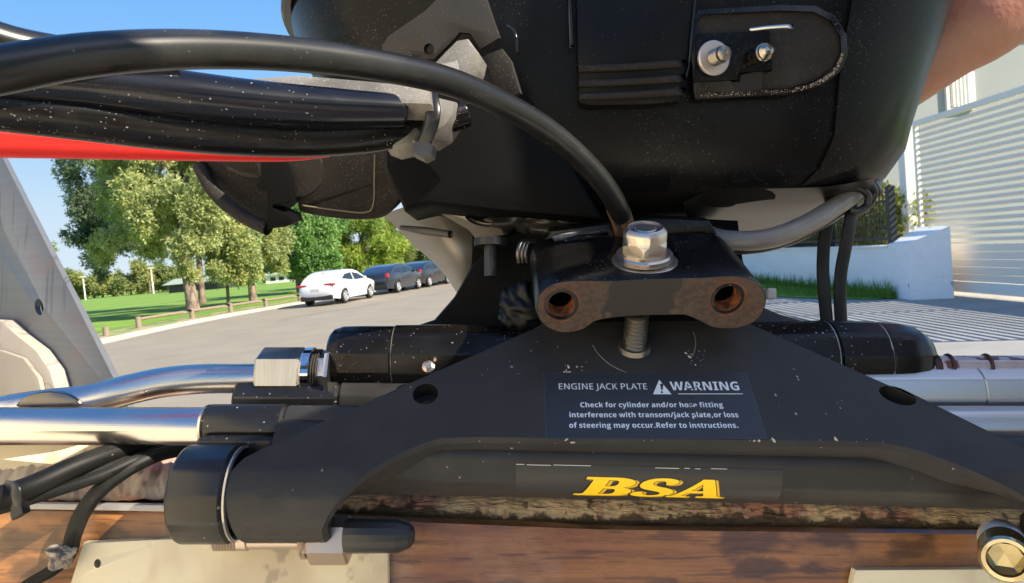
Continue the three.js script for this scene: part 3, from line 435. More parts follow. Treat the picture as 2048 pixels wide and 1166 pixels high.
// ------------------------------------------------------------------ the transom: timber, flaking rail, painted plates
const ON_TRANSOM = plane(V(0, 0, -0.322), V(0, 0.10, 1));                  // face of the timber, leaning back a little
{
  const woodTex = tex(1024, 1024, (u, v, i, j) => { const w = fbm(u, v, 3, 26, 201, 5), g = fbm(u, v, 6, 150, 205, 3), dk = smooth(fbm(u, v, 9, 22, 209, 5), 0.60, 0.72), pale = smooth(fbm(u, v, 5, 5, 213, 5), 0.60, 0.74); let c = mix3([0.31, 0.128, 0.04], [0.17, 0.06, 0.02], smooth(w, 0.35, 0.7)); c = mix3(c, [0.06, 0.028, 0.015], dk * 0.75); c = mix3(c, [0.40, 0.26, 0.17], pale * 0.4); const line = smooth(fbm(u, v, 14, 230, 217, 2), 0.66, 0.74); c = mix3(c, [0.06, 0.025, 0.012], line * 0.5); const fib = hash(Math.floor(i / 18 + 7 * noise(u, v, 30, 60, 219)), j, 6); const q = (0.62 + 0.62 * g) * (0.86 + 0.28 * fib); return c.map((x) => x * q); });
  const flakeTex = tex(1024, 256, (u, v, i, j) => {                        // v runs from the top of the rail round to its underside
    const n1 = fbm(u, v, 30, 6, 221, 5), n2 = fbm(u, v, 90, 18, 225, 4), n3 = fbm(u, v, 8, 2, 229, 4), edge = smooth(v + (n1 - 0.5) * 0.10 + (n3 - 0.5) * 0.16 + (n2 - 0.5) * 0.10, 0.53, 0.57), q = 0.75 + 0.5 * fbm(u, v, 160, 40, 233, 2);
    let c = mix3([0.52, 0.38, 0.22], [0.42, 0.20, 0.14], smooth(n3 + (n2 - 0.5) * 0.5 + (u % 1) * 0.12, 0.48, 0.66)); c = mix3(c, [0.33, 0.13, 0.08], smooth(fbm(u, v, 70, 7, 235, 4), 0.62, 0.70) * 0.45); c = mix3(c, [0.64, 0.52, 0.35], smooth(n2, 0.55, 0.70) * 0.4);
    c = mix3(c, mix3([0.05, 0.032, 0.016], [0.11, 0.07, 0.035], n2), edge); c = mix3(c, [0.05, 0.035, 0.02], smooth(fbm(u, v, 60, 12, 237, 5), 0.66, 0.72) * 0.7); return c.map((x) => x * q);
  });
  const plateTex = (seed) => tex(1024, 512, (u, v, i, j) => { const f = fbm(u, v, 6, 4, seed, 5), g = fbm(u, v, 30, 22, seed + 4, 4), spot = smooth(g, 0.64, 0.72) * smooth(f, 0.45, 0.6), bl = smooth(0.13 - Math.hypot((u - 0.55) * 1.0, (v - 0.12) * 1.7) + (fbm(u, v, 24, 14, seed + 8, 4) - 0.5) * 0.22, 0, 0.03); let c = mix3([0.78, 0.68, 0.47], [0.62, 0.50, 0.34], smooth(f, 0.5, 0.66)); c = mix3(c, [0.35, 0.28, 0.2], spot * 0.7); return mix3(c, [0.03, 0.03, 0.03], bl * 0.9); });
  const t = boatThing('transom', 'worn brown timber transom with flaking cream and pink top rail', 'transom', V(0, -0.2, -0.36));
  const mw = mat({ map: woodTex, roughness: 0.4, clearcoat: 0.35, clearcoatRoughness: 0.3, bumpMap: roughTex(0, 1, 40, 241), bumpScale: 0.0006 }), mf = mat({ map: flakeTex, roughness: 0.75, bumpMap: roughTex(0, 1, 50, 243), bumpScale: 0.0012 });
  part('board', prism(ON_TRANSOM, [[-420, 1018], [300, 1020], [1200, 1056], [2500, 1072], [2700, 1900], [-620, 1900]], 0.05, { bevel: 0.003 }), mw, t, { tile: 0.32 });
  // the rail: a lumpy bullnose that runs along the top, dark with old grime along its lower half
  const rail = (x0, x1, d, pts, seed, rep, n = 220) => { const cu = new THREE.CatmullRomCurve3(pts.map(([y, z]) => V(0, y, z)), false, 'centripetal').getPoints(26), rows = []; for (let k = 0; k <= n; k++) { const s = k / n, x = lerp(x0, x1, s), row = cu.map((p, i) => { const v = i / 26, q = fbm(s, v, 90, 8, seed, 3) - 0.5, q2 = noise(s, v, 22, 3, seed + 3) - 0.5; return V(x, p.y - d * s + q * 0.0032 + q2 * 0.002, p.z + q * 0.0026 + q2 * 0.002); }); rows.push(row); } const g = grid(rows, 27, n + 1), uv = g.attributes.uv; for (let i = 0; i < uv.count; i++) uv.setXY(i, uv.getY(i) * rep, uv.getX(i)); return g; };
  const r1 = part('top_rail', rail(-0.082, 0.36, 0.0105, [[-0.086, -0.40], [-0.0865, -0.365], [-0.088, -0.345], [-0.091, -0.331], [-0.096, -0.322], [-0.102, -0.320], [-0.106, -0.324], [-0.108, -0.332], [-0.108, -0.36]], 31, 2), mf, t, { uv: false });
  part('rail_seam', rail(-0.082, 0.36, 0.0105, [[-0.1065, -0.36], [-0.1075, -0.322], [-0.1095, -0.3212], [-0.112, -0.3232], [-0.1135, -0.36]], 37, 2), mat({ map: tex(512, 64, (u, v) => { const q = fbm(u, v, 40, 4, 261, 4); return mix3([0.03, 0.022, 0.015], [0.12, 0.09, 0.06], smooth(q, 0.5, 0.7)); }), roughness: 0.9 }), r1, { uv: false });
  part('side_rail', rail(-0.30, -0.082, 0.0, [[-0.075, -0.40], [-0.077, -0.36], [-0.083, -0.335], [-0.090, -0.326], [-0.096, -0.3245], [-0.0975, -0.33], [-0.098, -0.36]], 41, 1), mat({ map: tex(1024, 256, (u, v) => { const q = 0.8 + 0.4 * fbm(u, v, 120, 20, 263, 3); return mix3([0.62, 0.50, 0.37], [0.42, 0.20, 0.17], smooth(fbm(u, v, 9, 3, 265, 5), 0.45, 0.62)).map((x) => x * q); }), roughness: 0.75 }), t, { uv: false });
  part('metal_strip', prism(plane(V(0, 0, -0.3205), V(0, 0.10, 1)), [[-300, 1002], [340, 1010], [560, 1030], [560, 1046], [335, 1024], [-300, 1012]], 0.004), mat({ color: [0.38, 0.36, 0.36], roughness: 0.5, metalness: 0.5 }), t);
  const pp = plane(V(0, 0, -0.3165), V(0, 0.10, 1));
  const a = boatThing('transom_plate', 'cream painted plate with small drilled hole and black smudge on the transom', 'plate', P(460, 1400, 0.31), null);
  part('plate', prism(pp, [[165, 1086], [330, 1078], [776, 1080], [776, 1700], [60, 1700], [140, 1166]], 0.005, { bevel: 0.0009, holes: [[195, 1127, 0.0024, 0.0028]] }), mat({ map: plateTex(251), roughness: 0.6 }), a, { tile: 0.30 });
  const b = boatThing('transom_plate', 'grey white painted plate at the lower right corner of the transom', 'plate', P(1900, 1400, 0.31), null);
  part('plate', prism(pp, [[1712, 1140], [2300, 1136], [2300, 1700], [1650, 1700], [1706, 1166]], 0.005, { bevel: 0.0009 }), mat({ map: plateTex(271), color: [0.9, 0.95, 1], roughness: 0.6 }), b, { tile: 0.3 });
  // hull: deck and sides of the open boat behind the transom, they throw warm light on the motor and show in the polished rods
  const gel = mat({ map: tex(256, 256, (u, v) => { const q = 0.88 + 0.2 * fbm(u, v, 5, 5, 281, 5); return [0.80 * q, 0.72 * q, 0.56 * q]; }), roughness: 0.5 });
  const hull = boatThing('boat_hull', 'cream fibreglass boat hull that carries the timber transom', 'boat', V(0, -0.7, 1.2));
  part('deck', box(-0.85, 0.96, -0.60, -0.56, -0.30, 3.2, 0.01), gel, hull, { tile: 1 });
  part('side', box(-0.90, -0.82, -0.9, 0.52, -0.30, 3.2, 0.02), gel, hull, { tile: 1, label: 'higher port side of the hull' }); part('side', box(0.96, 1.04, -0.9, -0.24, -0.30, 3.2, 0.02), gel, hull, { tile: 1 });
  part('thwart', box(-0.8, 0.5, -0.36, -0.30, 0.85, 1.25, 0.015), gel, hull, { tile: 1 });
  part('outer_skin', box(-0.9, 1.0, -1.15, -0.61, -0.36, 3.3, 0.05), gel, hull, { tile: 1 });
  // cream knee left of the motor, under the rods
  const k = boatThing('transom_knee', 'pale cream fibreglass knee below the polished rods at the left', 'bracket', P(60, 960, 0.34));
  part('knee', prism(facing(60, 920, 0.335, V(0.1, 0.25, 1)), [[-260, 880], [262, 860], [330, 905], [332, 940], [300, 985], [-260, 1006]], 0.03, { bevel: 0.004 }), mat({ map: plateTex(291), color: [1.2, 1.15, 1.1], roughness: 0.6 }), k, { tile: 0.4 });
}
// ------------------------------------------------------------------ left: brushed metal plate
{
  const alu = mat({ map: tex(1024, 1024, (u, v, i, j) => { const l = fbm(u, v, 2, 200, 301, 2), c = fbm(u, v, 4, 5, 305, 5), s = smooth(fbm(u, v, 90, 4, 309, 3), 0.66, 0.74) * smooth(noise(u, v, 6, 6, 311), 0.5, 0.7), p = smooth(fbm(u, v, 5, 12, 313, 4), 0.6, 0.75); const q = 0.86 + 0.14 * l + 0.2 * (c - 0.5) - s * 0.3; return mix3([0.19 * q, 0.2 * q, 0.22 * q], [0.24 * q, 0.17 * q, 0.18 * q], p * 0.4); }), roughness: 0.6, metalness: 0.35 });
  const pl = plane(P(180, 660, 0.42), V(-0.55, 0.05, 0.8)), o = boatThing('aluminium_plate', 'sloping brushed aluminium plate with drilled holes at the left edge', 'plate', P(60, 800, 0.46));
  part('plate', prism(pl, [[-140, 300], [0, 306], [268, 838], [288, 872], [-140, 880]], 0.004, { bevel: 0.0008, holes: [[78, 614, 0.0078, 0.0056, -0.5], [-4, 440, 0.005, 0.0055]] }), alu, o, { tile: 0.22 });
  part('hole_backing', prism(plane(pl.o.clone().addScaledVector(pl.n, -0.012), pl.n), [[-60, 380], [60, 500], [120, 640], [120, 700], [-60, 700]], 0.003, { bevel: 0 }), alu, o);
  const g = plane(pl.o.clone().addScaledVector(pl.n, 0.010), pl.n);
  const stain = mat({ map: tex(512, 512, (u, v) => { const f = fbm(u, v, 6, 6, 321, 5), e = smooth(Math.abs(fbm(u, v, 4, 4, 325, 4) - 0.5), 0, 0.03); return mix3([0.25, 0.2, 0.14], mix3([0.46, 0.41, 0.35], [0.36, 0.31, 0.25], f), 0.35 + 0.65 * e); }), roughness: 0.8 });
  const w = boatThing('weld_boss', 'pale corroded rounded boss welded on the brushed metal plate', 'bracket', P(40, 740, 0.455));
  part('flange', prism(g, [[-140, 630], [0, 640], [30, 668], [70, 700], [98, 740], [112, 790], [100, 860], [-140, 860]], 0.010, { bevel: 0.0016, curve: false }), stain, w, { tile: 0.12 });
  part('cap', prism(plane(g.o.clone().addScaledVector(g.n, 0.003), g.n), [[-140, 690], [0, 700], [45, 716], [75, 755], [86, 800], [70, 860], [-140, 860]], 0.004, { bevel: 0.0018 }), mat({ color: [0.9, 0.88, 0.86], map: stain.map, roughness: 0.8 }), w, { tile: 0.2 });
}

// ------------------------------------------------------------------ the steering cylinder: plate, barrel, clamp, rods
const N47 = V(0, 0.731, 0.682), BC = V(0, -0.0837, -0.290), BR = 0.0195;
const PLATE = plane(BC.clone().addScaledVector(N47, BR), N47);              // its y axis climbs the slope
const DOWN = PLATE.y.clone().negate();
function unroll(px, py) {                                                   // pixel -> (across, up the slope); the slope wraps round the barrel below zero
  const q = hit(PLATE, px, py); if (q.y >= 0) return q;
  const r = P(px, py, 1), a = r.y * r.y + r.z * r.z, b = -2 * (r.y * BC.y + r.z * BC.z), c = BC.y ** 2 + BC.z ** 2 - BR * BR, disc = Math.max(0, b * b - 4 * a * c), t = (-b - Math.sqrt(disc)) / (2 * a), p = r.multiplyScalar(t), v = V(0, p.y - BC.y, p.z - BC.z);
  return new THREE.Vector2(p.x, -BR * Math.atan2(v.dot(DOWN), v.dot(N47)));
}
function wrap(u, s, k) { if (s >= 0) return PLATE.o.clone().add(V(u, 0, 0)).addScaledVector(PLATE.y, s).addScaledVector(N47, -k); const f = -s / BR; return BC.clone().add(V(u, 0, 0)).addScaledVector(N47, Math.cos(f) * (BR - k)).addScaledVector(DOWN, Math.sin(f) * (BR - k)); }
{
  const o = boatThing('steering_cylinder', 'black anodised steering cylinder body with yellow letters and a warning sticker', 'steering cylinder', V(0.05, -0.11, -0.29));
  const U = (a) => a.map(([x, y]) => unroll(x, y)), B = (x, s) => new THREE.Vector2(x, s);
  const left = U([[466, 1075], [450, 1040], [443, 985], [456, 940], [485, 912], [524, 892]]), topE = U([[800, 770], [1060, 656], [1090, 640], [1490, 636], [1515, 649], [1780, 766], [2052, 893], [2110, 912]]), right = U([[2150, 950], [2160, 1010]]);
  const arch = U([[2090, 1040], [2048, 1003], [2023, 987], [1968, 960], [1900, 930], [1839, 908], [1795, 897], [1749, 890], [1500, 887], [1200, 884], [960, 881], [882, 883], [850, 893], [812, 909], [779, 926], [743, 948], [710, 975], [688, 1000], [664, 1035], [652, 1062]]);
  const low = -0.047, sh = new THREE.Shape([B(left[0].x + 0.002, low), ...left, ...topE, ...right, B(right[1].x - 0.001, low), B(arch[0].x + 0.004, low), ...arch, B(arch[arch.length - 1].x - 0.0005, low)]);
  for (const [x, y, rx, ry, rot] of [[851, 788, 0.0072, 0.0074, 0], [1795, 791, 0.0092, 0.0066, -0.4]]) { const c = unroll(x, y), e = new THREE.Path(); e.absellipse(c.x, c.y, rx, ry, 0, Math.PI * 2, true, rot); sh.holes.push(e); }
  let g = new THREE.ExtrudeGeometry(sh, { depth: 0.0086, bevelEnabled: true, bevelThickness: 0.0017, bevelSize: 0.0017, bevelOffset: -0.0017, bevelSegments: 1, curveSegments: 24 });
  g = new TessellateModifier(0.005, 7).modify(g.toNonIndexed()); g.translate(0, 0, 0.0017);
  const q = g.attributes.position, fl = 0.012; for (let i = 0; i < q.count; i++) { const p = wrap(q.getX(i), q.getY(i), fl - q.getZ(i)); q.setXYZ(i, p.x, p.y, p.z); }
  g.deleteAttribute('uv'); g.deleteAttribute('normal'); part('body', toCreasedNormals(g, 0.35), M.anod, o, { tile: 0.25 });
  // barrel seen through the arch, turned a little
  const bc = V(0.05, -0.0744, -0.3040), br = 0.0155, turn = (m) => m.translate(-bc.x, -bc.y, -bc.z).rotateZ(-0.024).translate(bc.x, bc.y, bc.z);
  const bar = part('barrel', turn(lathe(V(-0.10, bc.y, bc.z), X, [[0, 0], [0, br], [0.40, br], [0.40, 0]], 56)), M.anod, o, { tile: 0.25 });
  // round ends: clamp ring at the left
  const zr = (r, x0, x1, c, ch = 0.0012) => lathe(V(x0, c.y, c.z), X, [[0, 0], [0, r - ch], [ch * 0.4, r - ch * 0.3], [ch, r], [x1 - x0 - ch, r], [x1 - x0, r - ch], [x1 - x0, 0]], 48, 0.7);
  const L1 = V(0, -0.0600, -0.312), L2 = V(0, -0.0545, -0.3455);
  const web = (x0, x1, pts) => { const s = new THREE.Shape(pts.map(([z, y]) => new THREE.Vector2(z, y))), e = new THREE.ExtrudeGeometry(s, { depth: x1 - x0, bevelEnabled: false }); return e.rotateY(Math.PI / 2).scale(1, 1, -1).translate(x0, 0, 0); };
  const webPts = [[-0.29, -0.079], [-0.312, -0.0555], [-0.3455, -0.0475], [-0.3455, -0.061], [-0.312, -0.067], [-0.30, -0.09]];
  part('end_clamp', [zr(BR + 0.0004, -0.1352, -0.1125, BC, 0.0016), zr(0.0097, -0.1350, -0.1000, L1), zr(0.0120, -0.1345, -0.0835, L2, 0.0016)].concat([box(-0.134, -0.1005, -0.078, -0.062, -0.312, -0.296, 0.002), box(-0.134, -0.09, -0.0665, -0.058, -0.345, -0.318, 0.002)]), M.anodSand, o);
  part('end_ring', lathe(V(-0.1125, BC.y, BC.z), X, [[0, BR - 0.001], [0, BR - 0.0002], [0.001, BR + 0.0002], [0.0014, BR - 0.001]], 56), M.edge, o);
  part('inner_clamp', [zr(0.0092, -0.1000, 0.0, L1), zr(0.0116, -0.0833, 0.0, L2)], M.anod, o, { tile: 0.25 });
  const R1 = V(0, -0.0600, -0.312), R2 = V(0, -0.0545, -0.3455);
  part('right_tube', [lathe(V(0.09, -0.0475, -0.334), X, [[0, 0], [0, 0.0125], [0.128, 0.0125], [0.1285, 0.0118], [0.129, 0.0125], [0.3, 0.0125], [0.3, 0]], 48), lathe(V(0.10, -0.061, -0.315), X, [[0, 0], [0, 0.0095], [0.3, 0.0095], [0.3, 0]], 48)], mat({ color: [0.60, 0.58, 0.56], roughness: 0.36, metalness: 0.95 }), o);
  // sticker with yellow letters on the barrel
  const rayAng = (px, py) => { const r = P(px, py, 1), cy = bc.y - Math.tan(0.024) * (P(px, py, 0.295).x - bc.x), a = r.y * r.y + r.z * r.z, b = -2 * (r.y * cy + r.z * bc.z), c = cy ** 2 + bc.z ** 2 - br * br, t = (-b - Math.sqrt(Math.max(0, b * b - 4 * a * c))) / (2 * a), p = r.multiplyScalar(t); return [p.x, Math.atan2(p.y - cy, p.z - bc.z)]; };
  const [x0, a0] = rayAng(1032, 927), [x1] = rayAng(1566, 940), [, a1] = rayAng(1300, 994), [lx0] = rayAng(1136, 975), [lx1] = rayAng(1452, 985);
  const cw = 2048, chh = 384, cv = document.createElement('canvas'); cv.width = cw; cv.height = chh; const c = cv.getContext('2d');
  c.fillStyle = '#2e2d2c'; c.fillRect(0, 0, cw, chh); { const R = rng(9); c.fillStyle = 'rgba(255,255,255,0.12)'; for (let k = 0; k < 90; k++) c.fillRect(R() * cw, R() * chh, 1 + R() * 3, 1 + R() * 2); }
  c.fillStyle = '#d8d4cc'; for (const [p, w] of [[0.0, 0.03], [0.04, 0.09], [0.14, 0.14], [0.52, 0.09], [0.63, 0.02], [0.67, 0.02], [0.73, 0.06]]) c.fillRect(p * cw, 4 + 3 * Math.sin(p * 40), w * cw, 6);
  const X0 = (lx0 - x0) / (x1 - x0) * cw, X1 = (lx1 - x0) / (x1 - x0) * cw;
  c.textAlign = 'left'; c.textBaseline = 'alphabetic'; c.lineJoin = 'miter';
  const glyph = (ch, cx, w) => { const y = 362; c.save(); c.font = 'bold 336px serif'; const m = c.measureText(ch); c.transform(w / m.width, 0, -0.42, 1.0, cx, y); c.lineWidth = 30; c.strokeStyle = '#14120f'; c.strokeText(ch, 0, 0); c.save(); c.translate(16, 8); c.lineWidth = 12; c.strokeStyle = c.fillStyle = '#e0ae06'; c.strokeText(ch, 0, 0); c.fillText(ch, 0, 0); c.restore(); c.lineWidth = 16; c.strokeStyle = '#14120f'; c.strokeText(ch, 0, 0); c.lineWidth = 9; c.strokeStyle = c.fillStyle = '#ffd20a'; c.strokeText(ch, 0, 0); c.fillText(ch, 0, 0); c.restore(); };
  const lw = X1 - X0; glyph('B', X0 + lw * 0.03, lw * 0.36); glyph('S', X0 + lw * 0.38, lw * 0.28); glyph('A', X0 + lw * 0.63, lw * 0.34);
  const st = new THREE.CanvasTexture(cv); st.colorSpace = THREE.SRGBColorSpace; st.magFilter = THREE.LinearFilter;
  const rows = []; for (let j = 0; j <= 20; j++) { const a = lerp(a1, a0, j / 20), row = []; for (let i = 0; i <= 12; i++) row.push(V(lerp(x0, x1, i / 12), bc.y + Math.sin(a) * (br + 0.00015), bc.z + Math.cos(a) * (br + 0.00015))); rows.push(row); }
  part('letter_sticker', turn(grid(rows, 13, 21)), mat({ map: st, roughness: 0.42 }), bar, { uv: false, label: 'dark sticker with yellow slanted capital letters' });
  // warning sticker on the slope
  const k0 = unroll(1092, 878), k1 = unroll(1536, 881), k2 = unroll(1490, 746), tw = 2048, th = 800, tv = document.createElement('canvas'); tv.width = tw; tv.height = th; const t = tv.getContext('2d');
  t.fillStyle = '#2b2d31'; t.fillRect(0, 0, tw, th); { const R = rng(19); for (let k = 0; k < 160; k++) { t.fillStyle = `rgba(200,200,200,${R() * 0.25})`; t.fillRect(R() * tw, R() * th, 1 + R() * 3, 1 + R() * 3); } }
  t.strokeStyle = 'rgba(110,115,122,0.35)'; t.lineWidth = 5; t.strokeRect(2, 2, tw - 4, th - 4);
  const text = (s, font, x, y, w, bold) => { t.save(); t.font = font; const m = t.measureText(s).width; t.translate(x, y); t.scale(w / m, 1); t.fillStyle = '#d3dbe4'; t.fillText(s, 0, 0); t.restore(); };
  const py = (p) => (p - 746) / 133 * th * 1, row = (p) => { const s = unroll(1250, p).y; return (k2.y - s) / (k2.y - k0.y) * th; }, col = (p, y) => (unroll(p, y).x - k0.x) / (k1.x - k0.x) * tw;
  const T = (s, weight, size, xa, xb, y) => text(s, `${weight} ${size}px sans-serif`, col(xa, y), row(y), col(xb, y) - col(xa, y));
  T('ENGINE JACK PLATE', 'normal', 104, 1116, 1296, 779); T('WARNING', 'bold', 150, 1342, 1482, 781);
  t.fillStyle = '#d3dbe4'; t.fillRect(col(1356, 787), row(787.5), col(1485, 787) - col(1356, 787), 9);
  t.beginPath(); t.moveTo(col(1324, 789), row(760)); t.lineTo(col(1343, 789), row(789)); t.lineTo(col(1306, 789), row(789)); t.closePath(); t.fill();
  t.fillStyle = '#2b2d31'; t.beginPath(); t.moveTo(col(1320, 770), row(768)); t.lineTo(col(1327, 770), row(768)); t.lineTo(col(1325, 780), row(781)); t.lineTo(col(1322.5, 780), row(781)); t.fill(); t.fillRect(col(1321.5, 784), row(783), col(1325.5, 784) - col(1321.5, 784), row(787) - row(783));
  T('Check for cylinder and/or hose fitting', 'bold', 82, 1160, 1447, 815); T('interference with transom/jack plate,or loss', 'bold', 82, 1138, 1478, 835); T('of steering may occur.Refer to instructions.', 'bold', 82, 1138, 1478, 856);
  { const R = rng(29); t.fillStyle = '#26231f'; for (let k = 0; k < 46; k++) { const y = 740 + R() * 120, x = 1385 + (R() - 0.5) * 22 - Math.sin(y * 0.05) * 5; t.fillRect(col(x, y), row(y), 4 + R() * 18, 4 + R() * 12); } t.fillStyle = 'rgba(190,150,120,0.5)'; for (let k = 0; k < 40; k++) { const y = 740 + R() * 130, x = 1388 + (R() - 0.5) * 26; t.fillRect(col(x, y), row(y), 2 + R() * 8, 2 + R() * 6); } }
  const wt = new THREE.CanvasTexture(tv); wt.colorSpace = THREE.SRGBColorSpace; wt.magFilter = THREE.LinearFilter;
  const wr = []; for (let j = 0; j <= 1; j++) wr.push([0, 1].map((i) => wrap(lerp(k0.x, k1.x, i), lerp(k0.y, k2.y, j), -0.00018)));
  part('warning_sticker', grid(wr, 2, 2), mat({ map: wt, roughness: 0.36 }), o, { uv: false, label: 'dark warning sticker with white lettering' });
  // a scribed ring under the bolt and small chips
  const ringPts = (a0, a1, r) => { const c = unroll(1285, 672), l = []; for (let k = 0; k <= 24; k++) { const a = lerp(a0, a1, k / 24); l.push(wrap(c.x + Math.cos(a) * r, c.y + Math.sin(a) * r, 0)); } return l; };
  part('scribed_ring', [tube(ringPts(-2.9, -2.0, 0.0245), 0.00014, { seg: 24, rad: 5 }), tube(ringPts(-0.55, 0.1, 0.0245), 0.00018, { seg: 24, rad: 5 })], mat({ color: [0.26, 0.25, 0.24], roughness: 0.6 }), o);
  { const R = rng(67), ch = []; for (let k = 0; k < 46; k++) { const zone = k % 3, x = zone === 0 ? 1140 + (R() - 0.5) * 50 : zone === 1 ? 1390 + (R() - 0.5) * 40 : 1085 + R() * 700, y = zone === 0 ? 730 + R() * 26 : zone === 1 ? 700 + R() * 40 : 879 + R() * 7, q = unroll(x, y), g = new THREE.SphereGeometry(0.00012 + 0.0005 * Math.pow(R(), 3), 6, 4).scale(1 + R() * 2, 1, 1).rotateZ(R() * 3); const p = wrap(q.x, q.y, 0); ch.push(g.translate(p.x, p.y, p.z)); } tag(part('chips', ch, mat({ color: [0.42, 0.38, 0.33], roughness: 0.8 }), o), null, null, null, 'stuff'); }
}
{
  const rodC = V(-0.118, -0.0600, -0.312), o = boatThing('piston_rod', 'polished straight steel rod entering the black clamp at the left', 'rod', V(-0.2, -0.06, -0.312));
  part('rod', lathe(V(-0.42, rodC.y, rodC.z), X, [[0, 0], [0, 0.00835], [0.31, 0.00835], [0.31, 0]], 64), mat({ color: [0.64, 0.60, 0.55], roughness: 0.27, metalness: 1, roughnessMap: roughTex(0.7, 1, 9, 29) }), o);
  part('wiper_ring', lathe(V(-0.1352, rodC.y, rodC.z), X, [[-0.0012, 0.0084], [-0.0012, 0.0092], [0, 0.0096]], 48), M.steel, o);
  // bent link arm with a flattened eye end, held by a big hex fitting
  const l = boatThing('link_arm', 'polished bent steel link arm with flattened end above the straight rod', 'link arm', P(300, 770, 0.33));
  const satin = mat({ color: [0.62, 0.59, 0.55], roughness: 0.32, metalness: 1, roughnessMap: roughTex(0.7, 1, 9, 19) });
  part('rod', tube([P(560, 756, 0.348), P(480, 757, 0.346), P(400, 758, 0.342), P(325, 765, 0.337), P(250, 781, 0.332), P(180, 799, 0.329), P(110, 808, 0.327), P(30, 822, 0.326), P(-60, 850, 0.326), P(-180, 890, 0.326)], [0.0073, 0.0073, 0.0073, 0.0072, 0.0072, 0.0072, 0.0078, 0.0092, 0.0095], { seg: 110, rad: 32 }), satin, l);
  part('eye', prism(plane(P(90, 800, 0.3185), V(0.1, 0.0, 1)), [[30, 812], [48, 794], [82, 785], [118, 786], [148, 796], [160, 808], [120, 816], [70, 818]], 0.006, { bevel: 0.0012, curve: true }), mat({ color: [0.2, 0.18, 0.16], roughness: 0.35, metalness: 1 }), l, { label: 'flattened darker eye of the bent rod' });
  const f = boatThing('hex_fitting', 'large square shouldered steel hex fitting joining the bent arm to the tilt tube', 'pipe fitting', P(580, 745, 0.345)), c = P(522, 746, 0.348);
  part('hex', hexPrism(V(c.x, c.y, c.z), X, 0.0128, 0.0, 0.0222, Math.PI / 6 - 0.14, 0.10), mat({ map: tex(256, 256, (u, v) => { const k = 0.85 + 0.3 * fbm(u, v, 60, 4, 83, 3); return [0.50 * k, 0.47 * k, 0.43 * k]; }), roughness: 0.34, metalness: 1 }), f, { tile: 0.05 });
  part('collar', lathe(V(c.x + 0.0222, c.y, c.z), X, [[0, 0.0095], [0, 0.0122], [0.0008, 0.0128], [0.0045, 0.0128], [0.005, 0.012], [0.005, 0]], 48), M.chrome, f);
  part('thread', lathe(V(c.x + 0.027, c.y, c.z), X, [[0, 0.0112], [0.0006, 0.0120], [0.0012, 0.0112], [0.0018, 0.0120], [0.0024, 0.0112], [0.003, 0.0120], [0.0036, 0.0112], [0.0036, 0]], 40), mat({ color: [0.05, 0.045, 0.04], roughness: 0.5, metalness: 0.6 }), f);
  part('flange', [lathe(V(c.x + 0.0305, c.y, c.z), X, [[0, 0], [0, 0.0112], [0.004, 0.0118], [0.004, 0.0150], [0.0055, 0.0156], [0.0062, 0.0156], [0.0062, 0]], 8), lathe(P(663, 682, 0.345), V(0, 0, 1), [[-0.003, 0], [-0.003, 0.0018], [0.0005, 0.0018], [0.0005, 0]], 14)], M.steel, f);
  // right hand rod wound with rusty wire
  const w = boatThing('wired_rod', 'dull pinkish steel rod wound with dark rings at the right edge', 'rod', P(1950, 735, 0.33)), rc = P(1840, 737, 0.335);
  part('rod', lathe(V(rc.x, rc.y, rc.z), X, [[0, 0], [0, 0.0062], [0.13, 0.0062], [0.13, 0]], 40), mat({ map: tex(512, 256, (u, v) => { const f = fbm(u, v, 30, 8, 401, 4), r = smooth(fbm(u, v, 10, 14, 405, 4), 0.6, 0.68); return mix3(mix3([0.62, 0.52, 0.49], [0.48, 0.38, 0.36], f), [0.13, 0.035, 0.03], r * 0.9); }), roughness: 0.32, metalness: 0.75 }), w, { tile: 0.09 });
  const ring = (x, r, tw) => new THREE.TorusGeometry(0.0064, r, 8, 40).rotateY(Math.PI / 2 + tw).translate(rc.x + x, rc.y, rc.z);
  for (const [x, r, t] of [[0.004, 0.0007, 0.1], [0.0055, 0.0007, 0], [0.0072, 0.0008, -0.1], [0.0134, 0.0009, -0.12], [0.0315, 0.0009, -0.12]]) part('wire_ring', ring(x, r, t), mat({ color: [0.06, 0.03, 0.028], roughness: 0.6, metalness: 0.3 }), w);
  // hose fitting with black cap under the barrel
  const h = boatThing('hose_fitting', 'nickel hose fitting with a rubber cap under the cylinder', 'pipe fitting', P(640, 1085, 0.285)), hc = P(430, 1080, 0.287), nick = mat({ color: [0.50, 0.41, 0.34], roughness: 0.32, metalness: 0.9 });
  const th = []; for (let k = 0; k < 9; k++) th.push([k * 0.0012, 0.0046], [k * 0.0012 + 0.0006, 0.0053]);
  part('threaded_stub', lathe(V(hc.x, hc.y + 0.0010, hc.z), X, [[0, 0], ...th, [0.0112, 0.0053], [0.014, 0.0053], [0.0145, 0.0046], [0.042, 0.0046], [0.042, 0]], 32), nick, h);
  const hn = P(618, 1088, 0.287); part('hex_nut', hexPrism(V(hn.x, hn.y + 0.001, hn.z - 0.002), X, 0.0098, 0, 0.0165, 0.2, 0.1), nick, h);
  part('thread_ring', lathe(V(hn.x - 0.0026, hn.y + 0.002, hn.z), X, [[0, 0.0075], [0.0006, 0.008], [0.0012, 0.0072], [0.0018, 0.008], [0.0026, 0.0075]], 32), M.brass, h);
  const hp = P(692, 1071, 0.279); part('rubber_cap', lathe(V(hp.x, hp.y, hp.z), V(1, 0.01, 0.03), [[0, 0], [0, 0.0064], [0.001, 0.0068], [0.021, 0.0066], [0.0255, 0.0048], [0.0272, 0.0030], [0.0274, 0]], 16, 0.6), mat({ color: [0.014, 0.014, 0.015], roughness: 0.4 }), h, { uv: false });
